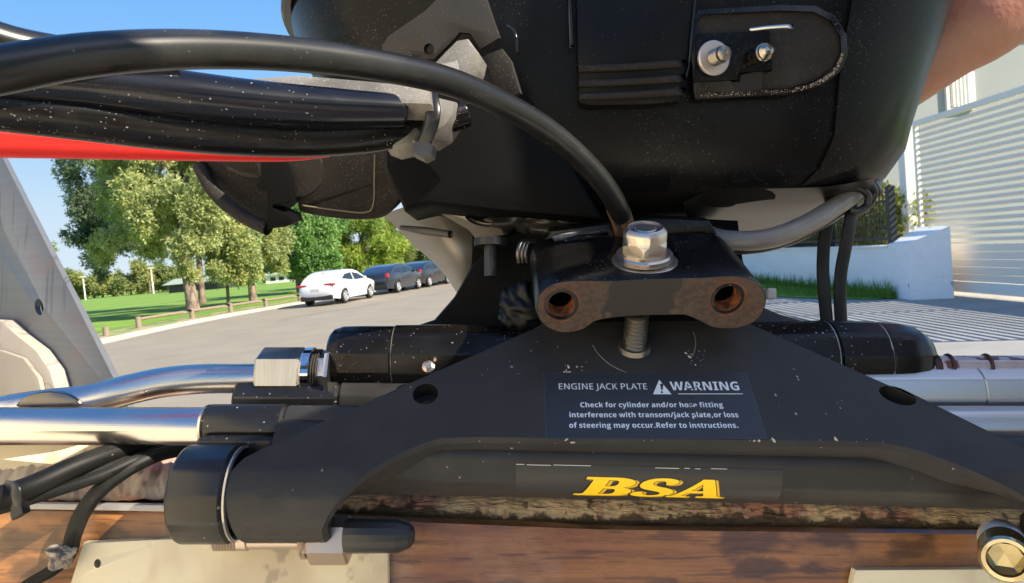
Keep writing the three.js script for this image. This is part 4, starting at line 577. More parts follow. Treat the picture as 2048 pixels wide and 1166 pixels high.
  // brass socket bolt in the lower right corner
  const b = boatThing('socket_bolt', 'large brass coloured hollow hex socket bolt at the lower right corner', 'bolt', P(2030, 1120, 0.265)), bp = P(2012, 1118, 0.268), ax = V(-0.52, 0.0, 0.85);
const bm = mat({ color: [0.56, 0.48, 0.32], roughness: 0.22, metalness: 1 }); part('head', lathe(bp, ax, [[0.0, 0.0060], [0.0012, 0.0066], [0.0014, 0.0080], [0.0004, 0.0089], [-0.012, 0.0089]], 48), bm, b, { uv: false }); part('hex_socket', lathe(bp, ax, [[0.0004, 0.0068], [-0.0065, 0.0058], [-0.0075, 0]], 6, 0.2), mat({ color: [0.42, 0.36, 0.22], roughness: 0.25, metalness: 1 }), b, { uv: false });
  const bt = []; for (let k = 0; k < 12; k++) bt.push([-0.012 - k * 0.0011, 0.0078], [-0.0126 - k * 0.0011, 0.0085]); part('thread', lathe(bp, ax, [...bt, [-0.03, 0]].reverse(), 32), M.steel, b);
}

// ------------------------------------------------------------------ the outboard motor
const motor = boatThing('outboard_motor', 'black outboard motor with sand specked cowling, bracket and tilt tube', 'outboard motor', V(0.06, -0.05, -0.45));
{
  // cowling: rings of a superellipse, left and right edge set per height; the motor is turned slightly
  const ring = (y, xl, xr, zf, zb, n = 3.4, N = 96) => { const cx = (xl + xr) / 2, a = (xr - xl) / 2, cz = (zf + zb) / 2, b = (zf - zb) / 2, r = []; for (let i = 0; i < N; i++) { const t = i / N * 2 * Math.PI, c = Math.cos(t), s = Math.sin(t), x = cx + a * Math.sign(c) * Math.pow(Math.abs(c), 2 / n); r.push(V(x, y + (x - 0.06) * 0.048, cz + b * Math.sign(s) * Math.pow(Math.abs(s), 2 / n))); } return r; };
  const loft = (rows, cap0, cap1) => { if (cap0) { const c = rows[0].reduce((s, p) => s.add(p), V()).divideScalar(rows[0].length); rows = [rows[0].map((p) => c.clone().lerp(p, 0.02)), rows[0].map((p) => c.clone().lerp(p, 0.6)), ...rows]; } if (cap1) { const l = rows[rows.length - 1], c = l.reduce((s, p) => s.add(p), V()).divideScalar(l.length); rows = [...rows, l.map((p) => c.clone().lerp(p, 0.6)), l.map((p) => c.clone().lerp(p, 0.02))]; } return toCreasedNormals(grid(rows, rows[0].length, rows.length, true).deleteAttribute('uv').deleteAttribute('normal'), 0.55); };
  const pan0 = [[0.046, 0.02, 0.150, -0.400, -0.62], [0.0475, -0.03, 0.195, -0.385, -0.66], [0.052, -0.055, 0.222, -0.371, -0.69]], prof = [[0.052, -0.055, 0.222, -0.371, -0.69], [0.060, -0.068, 0.2340, -0.363, -0.70], [0.075, -0.080, 0.2450, -0.358, -0.71], [0.0897, -0.090, 0.2490, -0.356, -0.715], [0.105, -0.105, 0.2545, -0.354, -0.72], [0.1226, -0.118, 0.2610, -0.352, -0.725], [0.142, -0.130, 0.2685, -0.350, -0.73], [0.162, -0.140, 0.2755, -0.348, -0.735], [0.1765, -0.146, 0.2810, -0.347, -0.74]];
  part('lower_cowl', loft(prof.map((p) => ring(...p)), false, true), M.cowl, motor, { tile: 0.25 });
  part('base_pan', loft(pan0.map((p) => ring(...p)), true, false), mat({ color: [0.012, 0.012, 0.012], roughness: 0.95, specularIntensity: 0.2 }), motor);
  part('cowl_seal', loft([ring(0.176, -0.1445, 0.2795, -0.3485, -0.7385), ring(0.1815, -0.1450, 0.2800, -0.3482, -0.7388)], false, false), M.dark, motor);
  part('upper_cowl', loft([[0.1808, -0.1500, 0.2850, -0.343, -0.744], [0.1820, -0.1515, 0.2865, -0.3415, -0.7455], [0.2, -0.152, 0.287, -0.341, -0.746], [0.30, -0.146, 0.284, -0.345, -0.74], [0.40, -0.125, 0.275, -0.365, -0.71], [0.44, -0.10, 0.25, -0.39, -0.68]].map((p) => ring(...p)), true, true), M.gloss, motor);
  // right side moulding that starts at the seam, slightly proud
  const side = [];
  const sideRow = (p, e) => { const r = ring(p[0], p[1] - e, p[2] + e, p[3] + e, p[4] - e), o = []; for (let i = 0; i <= 26; i++) { const k = (96 + 19 - i) % 96; o.push(r[k]); } return o; };
  const sr = prof.map((p) => sideRow(p, 0.0016)); part('side_moulding', toCreasedNormals(grid(sr, 27, sr.length).deleteAttribute('uv').deleteAttribute('normal'), 0.6), mat({ map: M.cowl.map, roughness: 0.34, specularIntensity: 0.28 }), motor, { tile: 0.25 });
  // latch cover with ribs
  const lp = plane(P(1260, 100, 0.345), V(0, -0.055, 1));
  const latch = part('latch_cover', prism(lp, [[1152, -60], [1388, -60], [1384, 60], [1374, 168], [1360, 204], [1300, 210], [1180, 212], [1158, 206], [1154, 100]], 0.016, { bevel: 0.002 }), M.cowl, motor, { tile: 0.25 });
  for (const y of [134, 164, 190]) part('rib', tube([P(1158, y + 4, 0.3445), P(1260, y, 0.3440), P(1370, y - 8, 0.3445)], 0.0018, { seg: 10, rad: 10 }), M.matte, latch);
  part('edge_trim', tube([P(1393, -30, 0.3435), P(1384, 60, 0.344), P(1376, 140, 0.345), P(1369, 158, 0.3455)], 0.0006, { seg: 20, rad: 8 }), M.gloss, latch);
  part('edge_trim', tube([P(1141, -30, 0.3455), P(1141, 30, 0.3455), P(1143, 95, 0.346)], 0.0012, { seg: 20, rad: 8 }), M.gloss, latch);
  // recess panel with rounded right end: a raised rim round a sunken floor
  const rp = plane(P(1540, 100, 0.3475), V(0.02, -0.055, 1));
  const rim = [[1380, 40], [1400, 22], [1560, 12], [1630, 14], [1668, 34], [1690, 70], [1692, 110], [1676, 142], [1640, 170], [1580, 186], [1480, 192], [1392, 196]];
  const inner = [[1386, 46], [1404, 30], [1558, 22], [1626, 24], [1660, 42], [1680, 74], [1682, 108], [1668, 134], [1634, 160], [1576, 176], [1480, 182], [1390, 186]];
  const ro = outline(rp, rim), ri = outline(rp, inner), rs = new THREE.Shape(ro); rs.holes.push(new THREE.Path(ri));
  const rimG = lift(rp, new THREE.ExtrudeGeometry(rs, { depth: 0.004, bevelEnabled: true, bevelSize: 0.0008, bevelThickness: 0.0008, bevelSegments: 3 }).translate(0, 0, -0.0042));
  const pan = part('recess_rim', toCreasedNormals(rimG, 0.8), M.sandy, motor, { tile: 0.1 });
  part('recess_floor', prism(plane(P(1540, 100, 0.3490), V(0.02, -0.055, 1)), inner, 0.004, { bevel: 0.0003 }), M.matte, pan, { tile: 0.2 });
  part('stud_plate', prism(plane(P(1470, 110, 0.3455), V(0.02, -0.055, 1)), [[1392, 68], [1540, 60], [1545, 140], [1478, 146], [1476, 160], [1390, 164]], 0.004), M.cowl, pan);
  part('lower_step', prism(plane(P(1470, 160, 0.3475), V(0.02, -0.055, 1)), [[1482, 150], [1526, 140], [1524, 182], [1388, 186], [1390, 168], [1480, 164]], 0.003, { bevel: 0 }), M.matte, pan);
  const an = V(0.22, -0.10, 1), s1 = P(1428, 116, 0.3425);
  part('washer', lathe(s1, an, [[-0.001, 0.0035], [0.0004, 0.0035], [0.0008, 0.004], [0.0008, 0.0078], [0.0003, 0.0084], [-0.001, 0.0084]], 40), mat({ color: [0.58, 0.50, 0.46], roughness: 0.4, metalness: 0.7 }), pan);
  const sp = []; for (let k = 0; k < 6; k++) sp.push([0.0008 + k * 0.0012, 0.0036], [0.0014 + k * 0.0012, 0.0041]);
  part('stud', lathe(s1, an, [...sp, [0.008, 0.0034], [0.0085, 0.0038], [0.0102, 0.0036], [0.0110, 0.0024], [0.0112, 0.0012], [0.0106, 0.0008], [0.0106, 0]], 28), mat({ color: [0.30, 0.26, 0.22], roughness: 0.35, metalness: 0.9 }), pan);
  const s2 = P(1510, 112, 0.3445);
  part('stud', lathe(s2, an, [[0, 0.004], [0.0075, 0.0042], [0.0078, 0.0036], [0.0092, 0.0040], [0.0100, 0.0040], [0.0125, 0.0022], [0.0131, 0]], 24), mat({ color: [0.42, 0.37, 0.31], roughness: 0.22, metalness: 1 }), pan, { label: 'rounded acorn ended stud' });
  part('split_pin', tube([P(1500, 60, 0.340), P(1530, 56, 0.337), P(1586, 52, 0.333)], 0.0011, { seg: 10, rad: 10 }), mat({ color: [0.62, 0.60, 0.56], roughness: 0.3, metalness: 1 }), pan);
  { const R = rng(88), gs = [], path = outline(rp, [[1400, 190], [1480, 187], [1580, 181], [1636, 165], [1670, 138], [1684, 108]]), cv = new THREE.CatmullRomCurve3(path.map((p) => V(p.x, p.y, 0))); for (let k = 0; k < 420; k++) { const p = cv.getPoint(Math.pow(R(), 0.8)), r = 0.00012 + 0.00032 * Math.pow(R(), 3), g = new THREE.OctahedronGeometry(r, 0); g.translate(p.x + (R() - 0.5) * 0.0012, p.y + (R() - 0.6) * 0.0018, 0.0008 + R() * 0.0006); gs.push(lift(rp, g)); } tag(part('sand_grains', gs, mat({ color: [0.36, 0.31, 0.26], roughness: 0.9 }), pan), null, null, null, 'stuff'); }
  // underside tray of the cowl, shiny, sloping back
  const ug = []; for (const [z, pts] of [[0, [[1366, 400], [1390, 388], [1420, 380], [1540, 373], [1660, 368], [1752, 352]]], [1, [[1372, 414], [1398, 404], [1430, 396], [1540, 394], [1650, 388], [1735, 372]]], [2, [[1384, 436], [1412, 428], [1450, 421], [1520, 418], [1600, 410], [1690, 392]]], [3, [[1396, 466], [1424, 456], [1456, 448], [1510, 438], [1565, 430], [1620, 416]]], [4, [[1410, 500], [1436, 488], [1466, 477], [1500, 468], [1530, 456], [1560, 440]]]]) { const cv = new THREE.CatmullRomCurve3(pts.map(([x, y]) => P(x, y, [0.375, 0.40, 0.44, 0.50, 0.58][z]))); ug.push(cv.getPoints(30).map((p) => p.add(V(0, z ? -0.0042 : -0.0012, 0)))); }
  part('underside', grid(ug, 31, 5), mat({ map: dusty([0.016, 0.016, 0.015], { n: 700, dust: 0.02, seed: 71, speck: 0.2 }), roughness: 0.34, specularIntensity: 0.4 }), motor);
  // control bracket, upper left: tilted plate with holes
  const cp = plane(P(880, 70, 0.318), V(-0.12, -0.25, 1));
  part('control_bracket', prism(cp, [[762, 92], [775, 72], [850, 20], [900, -30], [960, -40], [996, 66], [1000, 76], [960, 100], [940, 68], [920, 66], [900, 88], [868, 120], [830, 120], [766, 104]], 0.006, { bevel: 0.0012, holes: [[858, 98, 0.0036, 0.0036], [825, 112, 0.0013, 0.0030, 0.5]] }), mat({ map: M.matte.map, roughness: 0.5 }), motor, { tile: 0.2 });
  part('bracket_lug', prism(plane(P(1000, 140, 0.322), V(-0.1, -0.2, 1)), [[964, 112], [1004, 96], [1022, 120], [1042, 186], [1020, 196], [980, 168]], 0.010, { bevel: 0.0015 }), M.matte, motor);
  part('wire_clip', tube([P(1014, 50, 0.335), P(1026, 58, 0.333), P(1033, 80, 0.332), P(1034, 108, 0.334)], 0.0008, { seg: 16, rad: 8 }), M.gloss, motor);
  // dark block that joins the bracket and the cowl
  part('mount_arm', prism(plane(P(900, 280, 0.355), V(0, 0, 1)), [[770, 250], [1000, 120], [1060, 180], [1150, 330], [1210, 440], [1000, 424], [856, 408], [806, 420], [770, 330]], 0.06, { bevel: 0.006 }), M.dark, motor, { tile: 0.25 });
  // lower left shrouds
  const shr = plane(P(640, 390, 0.40), V(-0.08, -0.45, 1));
  part('front_shroud', prism(shr, [[560, 250], [820, 240], [814, 360], [806, 398], [780, 428], [755, 443], [690, 446], [640, 440], [604, 433], [590, 424], [588, 330]], 0.09, { bevel: 0.007, curve: true }), M.matte, motor, { tile: 0.22 });
  part('shroud_line', tube([[750, 308], [749, 360], [748, 402], [742, 420], [728, 425], [680, 421], [600, 410]].map(([x, y]) => { const q = hit(shr, x, y); return shr.o.clone().addScaledVector(shr.x, q.x).addScaledVector(shr.y, q.y).addScaledVector(shr.n, 0.0002); }), 0.0005, { seg: 50, rad: 6 }), mat({ color: [0.20, 0.16, 0.11], roughness: 0.9 }), motor);
  part('side_shroud', prism(plane(P(470, 380, 0.43), V(-0.2, -0.55, 1)), [[390, 250], [560, 250], [536, 360], [534, 456], [488, 438], [446, 408], [418, 374], [396, 332]], 0.07, { bevel: 0.002 }), M.matte, motor, { tile: 0.22 });
  part('shroud_lip', tube([P(398, 330, 0.424), P(420, 372, 0.422), P(450, 406, 0.419), P(492, 436, 0.416), P(538, 458, 0.413)], 0.0042, { seg: 40, rad: 12 }), M.matte, motor);
  part('shroud_boss', prism(plane(P(500, 335, 0.417), V(-0.2, -0.5, 1)), [[424, 300], [530, 300], [520, 362], [480, 356], [450, 342], [430, 322]], 0.02, { bevel: 0.004 }), M.matte, motor);
  part('round_boss', lathe(P(590, 330, 0.398), V(0, -0.5, 1), [[-0.02, 0.021], [0.002, 0.021], [0.006, 0.017], [0.006, 0]], 36), M.matte, motor);
  part('clip', prism(plane(P(550, 400, 0.392), V(0, -0.2, 1)), [[520, 322], [566, 318], [578, 360], [584, 404], [546, 410], [545, 416], [582, 432], [586, 446], [570, 454], [536, 458], [532, 440], [535, 385], [514, 378], [512, 366], [520, 362]], 0.02, { bevel: 0.001 }), M.dark, motor);
  // pale satin casing between cowl and bracket
  const mid = []; for (const [l, r, d, b] of [[[765, 430], [960, 400], 0.44, 0.03], [[790, 452], [955, 452], 0.435, 0.028], [[826, 490], [950, 492], 0.432, 0.025], [[862, 520], [945, 524], 0.432, 0.022], [[890, 550], [942, 560], 0.435, 0.02], [[918, 592], [945, 600], 0.44, 0.018], [[935, 660], [960, 660], 0.44, 0.018]]) { const a = P(...l, d + 0.05), c = P(...r, d), row = []; for (let i = 0; i <= 16; i++) { const t = i / 16, p = a.clone().lerp(c, t); p.z += b * Math.sin(Math.PI * t) * 0.9; row.push(p); } mid.push(row); }
  const casing = mat({ map: tex(512, 512, (u, v) => { const q = 0.8 + 0.4 * fbm(u, v, 3, 14, 431, 5); return [0.30 * q, 0.275 * q, 0.245 * q]; }), roughness: 0.38, metalness: 0.35 });
  part('leg_casing', grid(mid, 17, mid.length), casing, motor, { tile: 0.12 });
  part('casing_slot', tube([P(802, 455, 0.432), P(850, 462, 0.418), P(903, 469, 0.412)], [0.0014, 0.0025, 0.0022], { seg: 16, rad: 10 }), mat({ color: [0.10, 0.095, 0.09], roughness: 0.5 }), motor);
  const panelPts = [[848, 403], [1010, 408], [1016, 470], [950, 478], [938, 462], [900, 440], [870, 422]];
  part('casing_panel', prism(plane(P(930, 440, 0.398), V(-0.1, -0.5, 1)), panelPts, 0.006, { bevel: 0.0012, holes: [[970, 437, 0.0125, 0.0062, -0.1]] }), casing, motor, { tile: 0.12 });
  // swivel bracket and clutter in its shade
  part('swivel_bracket', [prism(plane(P(930, 600, 0.385), V(-0.1, 0, 1)), [[944, 528], [1010, 470], [1130, 440], [1180, 660], [900, 700], [800, 700], [812, 658], [866, 640], [906, 594]], 0.06, { bevel: 0.004 }), prism(plane(P(1000, 480, 0.43), V(0, 0, 1)), [[946, 400], [1120, 400], [1120, 620], [938, 620]], 0.04, { bevel: 0.003 }), prism(plane(P(1400, 500, 0.40), V(0, 0, 1)), [[1100, 420], [1480, 440], [1490, 520], [1530, 640], [1100, 660]], 0.05, { bevel: 0.004 })], M.dark, motor);
  part('bolt', [lathe(P(982, 478, 0.372), V(0, -1, 0.1), [[0, 0], [0, 0.009], [0.004, 0.009], [0.004, 0.0035], [0.02, 0.0035], [0.02, 0]], 20)], mat({ color: [0.02, 0.02, 0.021], roughness: 0.35, metalness: 0.3 }), motor);
  for (const [x, r] of [[1036, 0.0012], [1044, 0.001], [1051, 0.0008]]) part('spring', tube([P(x + 20, 482, 0.366), P(x + 6, 486, 0.362), P(x, 505, 0.360), P(x + 2, 528, 0.362)], r, { seg: 16, rad: 8 }), mat({ color: [0.16, 0.15, 0.14], roughness: 0.3, metalness: 0.9 }), motor);
  part('crumpled_bag', (() => { const g = new THREE.SphereGeometry(1, 48, 32), q = g.attributes.position; for (let i = 0; i < q.count; i++) { const p = V().fromBufferAttribute(q, i).normalize(), f = 1 + 0.35 * (noise(p.x * 0.5 + 0.5, p.y * 0.5 + 0.5 + p.z * 0.3, 9, 9, 77) - 0.5) + 0.15 * (noise(p.y * 0.5 + 0.5, p.z * 0.5 + 0.5, 30, 30, 78) - 0.5); q.setXYZ(i, p.x * f * 0.011, p.y * f * 0.013, p.z * f * 0.008); } g.computeVertexNormals(); const c = P(1046, 615, 0.345); return g.translate(c.x, c.y, c.z); })(), mat({ color: [0.006, 0.006, 0.007], roughness: 0.4, specularIntensity: 0.5 }), motor);
  for (const [x, y, s] of [[1130, 450, 0.012], [1080, 430, 0.010], [1030, 440, 0.009]]) part('casting_lump', (() => { const g = new THREE.SphereGeometry(s, 36, 24), q = g.attributes.position; for (let i = 0; i < q.count; i++) { const p = V().fromBufferAttribute(q, i), f = 1 + 0.6 * (noise(p.x / s * 0.5 + 0.5, p.y / s * 0.5 + 0.5, 6, 6, x) - 0.5); q.setXYZ(i, p.x * f * 1.7, p.y * f * 0.8, p.z * f); } g.computeVertexNormals(); const c = P(x, y, 0.385); return g.translate(c.x, c.y, c.z); })(), mat({ color: [0.05, 0.048, 0.045], roughness: 0.3, metalness: 0.3 }), motor);
  // tilt tubes left and right with shrunk black sleeves
  const tl = P(664, 716, 0.352), tb = 0.0162;
  const bump = (g, s, a) => { const q = g.attributes.position, n = g.attributes.normal; for (let i = 0; i < q.count; i++) { const f = (fbm(q.getX(i) * 9 % 1, (q.getY(i) + q.getZ(i)) * 9 % 1, 40, 40, s, 3) - 0.5) * a; q.setXYZ(i, q.getX(i) + n.getX(i) * f, q.getY(i) + n.getY(i) * f, q.getZ(i) + n.getZ(i) * f); } return g; };
  const sleeve = (p, prof, seed) => bump(lathe(p, X, prof, 72, 0.6), seed, 0.0008);
  part('tilt_tube_sleeve', sleeve(tl, [[0, 0], [0, 0.0125], [0.002, 0.0145], [0.006, 0.0158], [0.015, tb], [0.031, tb], [0.0318, tb - 0.0008], [0.0326, tb + 0.0004], [0.06, tb + 0.0006], [0.10, tb], [0.10, 0]], 3), M.sandy, motor);
  part('tube_edge', new THREE.TorusGeometry(tb - 0.0002, 0.0004, 6, 48).rotateY(Math.PI / 2).translate(tl.x + 0.0322, tl.y, tl.z), mat({ color: [0.12, 0.11, 0.1], roughness: 0.5 }), motor);
  part('grease_nipple', lathe(P(857, 736, 0.331), V(0.1, 0.5, 1), [[0, 0.003], [0.0022, 0.003], [0.003, 0.0016], [0.0036, 0.0016], [0.0036, 0]], 14), M.brass, motor);
  const tr = P(1640, 716, 0.345);
  part('tilt_tube_sleeve', sleeve(V(tr.x - 0.04, tr.y - 0.002, tr.z), [[0, 0], [0, 0.0195], [0.03, 0.0200], [0.0408, 0.0206], [0.0412, 0.0196], [0.0424, 0.0195], [0.0428, 0.0204], [0.0660, 0.0200], [0.0664, 0.0192], [0.0672, 0.0199], [0.076, 0.0195], [0.084, 0.0180], [0.090, 0.0140], [0.092, 0.0095], [0.092, 0]], 7), M.sandy, motor, { tile: 0.3 });
  for (const [x, r] of [[0.0418, 0.0198], [0.0667, 0.0195]]) part('tube_edge', new THREE.TorusGeometry(r, 0.0005, 6, 56).rotateY(Math.PI / 2 - 0.04).translate(tr.x - 0.04 + x, tr.y - 0.002, tr.z), mat({ color: [0.35, 0.35, 0.35], roughness: 0.5 }), motor);
  part('bracket_shoulder', prism(plane(P(1560, 660, 0.345), V(0.1, 0.35, 1)), [[1480, 640], [1530, 610], [1570, 626], [1620, 640], [1640, 660], [1640, 720], [1480, 700]], 0.03, { bevel: 0.004 }), mat({ map: M.sandy.map, color: [1.6, 1.55, 1.45], roughness: 0.6 }), motor);
  part('stop_block', box(P(1535, 600, 0.36).x, P(1554, 600, 0.36).x, P(1535, 598, 0.36).y, P(1535, 576, 0.36).y, -0.375, -0.36, 0.001), mat({ color: [0.42, 0.40, 0.37], roughness: 0.7 }), motor);
}
// steering arm: dog-bone casting with two rusty holes
const NF = V(0.03, -0.438, 0.899), NT = V(-0.045, 0.898, 0.438);
const ARM = plane(P(1300, 600, 0.305), NF);
{
  const out = [[1072, 612], [1080, 586], [1100, 570], [1130, 563], [1230, 562], [1300, 558], [1400, 556], [1480, 553], [1512, 562], [1530, 582], [1534, 606], [1524, 632], [1500, 650], [1466, 657], [1430, 655], [1400, 641], [1372, 630], [1330, 630], [1250, 633], [1190, 642], [1160, 660], [1120, 665], [1088, 652], [1074, 634]];
  const o = boatThing('steering_bracket', 'black steering arm with worn brown face and two rusty bolt holes', 'bracket', P(1300, 600, 0.32)), holes = [[1123, 609, 0.0072, 0.0074], [1455, 597, 0.0072, 0.0074]];
  part('arm', prism(ARM, out, 0.052, { bevel: 0.0014, holes, curve: true }), M.sandy, o, { tile: 0.16 });
  const face = plane(ARM.o.clone().addScaledVector(NF, 0.0005), NF), oc = outline(face, out, true), sc = new THREE.Shape(oc.map((p) => p.clone().multiplyScalar(0.982)));
  for (const h of holes) { const c = hit(face, h[0], h[1]), e = new THREE.Path(); e.absellipse(c.x, c.y, h[2] + 0.0002, h[3] + 0.0002, 0, Math.PI * 2, true); sc.holes.push(e); }
  const fg = lift(face, new THREE.ExtrudeGeometry(sc, { depth: 0.0006, bevelEnabled: false, curveSegments: 24 }).translate(0, 0, -0.0006)), w = oc.reduce((m, p) => Math.max(m, Math.abs(p.x)), 0);
  const cx = hit(face, 1283, 600).x, hx = holes.map((h) => hit(face, h[0], h[1]));
  const wt = tex(1024, 256, (u, v, i, j) => {
    const x = (u - 0.5) * 0.12, y = (v - 0.5) * 0.03, n = fbm(u, v, 14, 5, 441, 5), n2 = fbm(u, v, 60, 20, 445, 4), grain = hash(i, j, 4);
    const black = smooth(0.0165 + (n - 0.5) * 0.012 - Math.abs(x - cx) + (y < -0.004 ? (n2 - 0.55) * 0.02 : 0), 0, 0.0008);
    let c = mix3([0.070, 0.046, 0.034], [0.045, 0.029, 0.022], smooth(n2, 0.3, 0.7)); c = mix3(c, [0.10, 0.045, 0.024], smooth(fbm(u, v, 20, 6, 449, 4), 0.55, 0.75) * 0.5);
    for (const h of hx) { const q = Math.hypot(x - h.x, y - h.y), r = smooth(0.0095 + (n2 - 0.5) * 0.004 - q, 0, 0.0016); c = mix3(c, [0.09, 0.036, 0.016], r * 0.5); }
    if (grain > 0.994) c = c.map((k) => k + 0.18); return mix3(c, [0.026, 0.022, 0.02], black);
  });
  const q = (fg.index ? fg.toNonIndexed() : fg), uv = new Float32Array(q.attributes.position.count * 2), inv = new THREE.Matrix4().makeBasis(face.x, face.y, face.n).setPosition(face.o).invert(), p = V();
  for (let i = 0; i < q.attributes.position.count; i++) { p.fromBufferAttribute(q.attributes.position, i).applyMatrix4(inv); uv[i * 2] = p.x / 0.12 + 0.5; uv[i * 2 + 1] = p.y / 0.03 + 0.5; }
  q.setAttribute('uv', new THREE.BufferAttribute(uv, 2)); part('worn_face', q, mat({ map: wt, roughness: 0.8, bumpMap: tex(512, 128, (u, v) => fbm(u, v, 80, 20, 451, 4), false), bumpScale: 0.0003 }), o, { uv: false, label: 'worn brown front face with chipped black paint in the middle' });
  for (const h of holes) { const c = hit(ARM, h[0], h[1]), at = ARM.o.clone().addScaledVector(ARM.x, c.x).addScaledVector(ARM.y, c.y); part('hole_wall', lathe(at, NF, [[0.00062, 0.0083], [0.0003, 0.0077], [-0.0016, 0.0066], [-0.0050, 0.0056], [-0.0085, 0.0054]], 32), M.rust, o, { tile: 0.03 }); }
  // top of the arm: raised boss and ridges
  const TOP = plane(P(1300, 558, 0.3046), NT), at = (x, y, k = 0) => { const c = hit(TOP, x, y); return TOP.o.clone().addScaledVector(TOP.x, c.x).addScaledVector(TOP.y, c.y).addScaledVector(NT, k); };
  part('ridge', tube([at(1092, 500, 0.001), at(1150, 486, 0.0014), at(1215, 470, 0.001)], [0.0008, 0.0024, 0.001], { seg: 20, rad: 12 }), M.sandy, o);
  part('ridge', tube([at(1330, 470, 0.0005), at(1352, 505, 0.0005), at(1372, 548, 0)], [0.0012, 0.0018, 0.0012], { seg: 20, rad: 12 }), M.sandy, o);
  part('back_ledge', prism(plane(P(1200, 470, 0.352), V(0, -0.2, 1)), [[1092, 480], [1100, 462], [1230, 446], [1310, 436], [1420, 440], [1436, 470], [1330, 500], [1092, 500]], 0.02, { bevel: 0.002 }), M.sandy, o, { tile: 0.1 });
  part('grit_patch', prism(plane(P(1170, 462, 0.3515), V(0, 0.9, 0.4)), [[1104, 472], [1150, 462], [1225, 448], [1228, 456], [1160, 470], [1110, 479]], 0.001, { bevel: 0.0002 }), mat({ map: dusty([0.05, 0.045, 0.04], { n: 9000, dust: 0.2, seed: 95, speck: 0.6, r1: 2.2 }), roughness: 0.9 }), o, { tile: 0.06 });
  const b = boatThing('lock_nut', 'stainless lock nut with dark insert on stacked washers and threaded bolt', 'nut', at(1288, 528)), c = at(1288, 527), ss = mat({ color: [0.66, 0.58, 0.50], roughness: 0.42, metalness: 1, roughnessMap: roughTex(0.7, 1, 20, 461) });
  part('flat_washer', lathe(c, NT, [[0, 0.006], [0, 0.0146], [0.0006, 0.0150], [0.0014, 0.0150], [0.0018, 0.0146], [0.0018, 0.006]], 64), ss, b);
  part('spring_washer', lathe(c, NT, [[0.0018, 0.006], [0.0020, 0.0118], [0.0026, 0.0127], [0.0048, 0.0127], [0.0056, 0.0118], [0.0056, 0.006]], 64), ss, b);
  { const g = new THREE.CylinderGeometry(1, 1, 1, 96, 40, true), q = g.attributes.position, af = 0.0096;   // hex below, round shoulder above
    for (let i = 0; i < q.count; i++) { const a = Math.atan2(q.getZ(i), q.getX(i)), t = q.getY(i) + 0.5, h = 0.0056 + t * 0.0120, s = ((a + 0.30 + Math.PI * 4) % (Math.PI / 3)) - Math.PI / 6, hex = af / Math.cos(s), lim = 0.0109 - Math.pow(clamp((t - 0.36) / 0.18, 0, 1), 1.3) * 0.0012 - Math.pow(clamp((t - 0.76) / 0.24, 0, 1), 2.2) * 0.0017 - clamp((0.08 - t) / 0.08, 0, 1) * 0.0010, r = Math.min(hex, lim); q.setXYZ(i, Math.cos(a) * r, h, Math.sin(a) * r); }
    g.computeVertexNormals(); const m = new THREE.Matrix4().compose(c, new THREE.Quaternion().setFromUnitVectors(Y, NT.clone().normalize()), V(1, 1, 1)); g.applyMatrix4(m); part('nut', toCreasedNormals(g.deleteAttribute('normal'), 0.5), ss, b); }
  part('nut_rim', lathe(c, NT, [[0.0176, 0.0081], [0.0179, 0.0077], [0.0177, 0.0072], [0.0160, 0.0070]], 48), ss, b);
  part('nylon_insert', lathe(c, NT, [[0.0158, 0.0072], [0.0166, 0.0069], [0.0168, 0.0055], [0.0160, 0.0048]], 48), M.nylon, b);
  part('bolt_end', lathe(c, NT, [[0.012, 0.0050], [0.0170, 0.0050], [0.0175, 0.0045], [0.0176, 0]], 40), mat({ color: [0.5, 0.47, 0.44], roughness: 0.35, metalness: 0.9 }), b);
  { const q = unroll(1268, 698), e = wrap(q.x, q.y, 0.001), s = P(1274, 628, 0.3165), ax = e.clone().sub(s), L = ax.length(), th = []; for (let k = 0; k * 0.0019 < L; k++) th.push([k * 0.0019, 0.0044], [k * 0.0019 + 0.0009, 0.0055]); part('bolt', lathe(s, ax, [[0, 0], ...th, [L, 0]], 36), mat({ color: [0.30, 0.27, 0.23], roughness: 0.4, metalness: 0.9 }), b); }
  const fc = unroll(1269, 694), fp = wrap(fc.x, fc.y, -0.0003); part('seat_ring', lathe(fp, V(-0.03, 0.85, 0.52), [[0, 0.0054], [0.0012, 0.0056], [0.0014, 0.0072], [-0.001, 0.0078]], 40), mat({ color: [0.20, 0.19, 0.18], roughness: 0.35, metalness: 0.8 }), b);
}

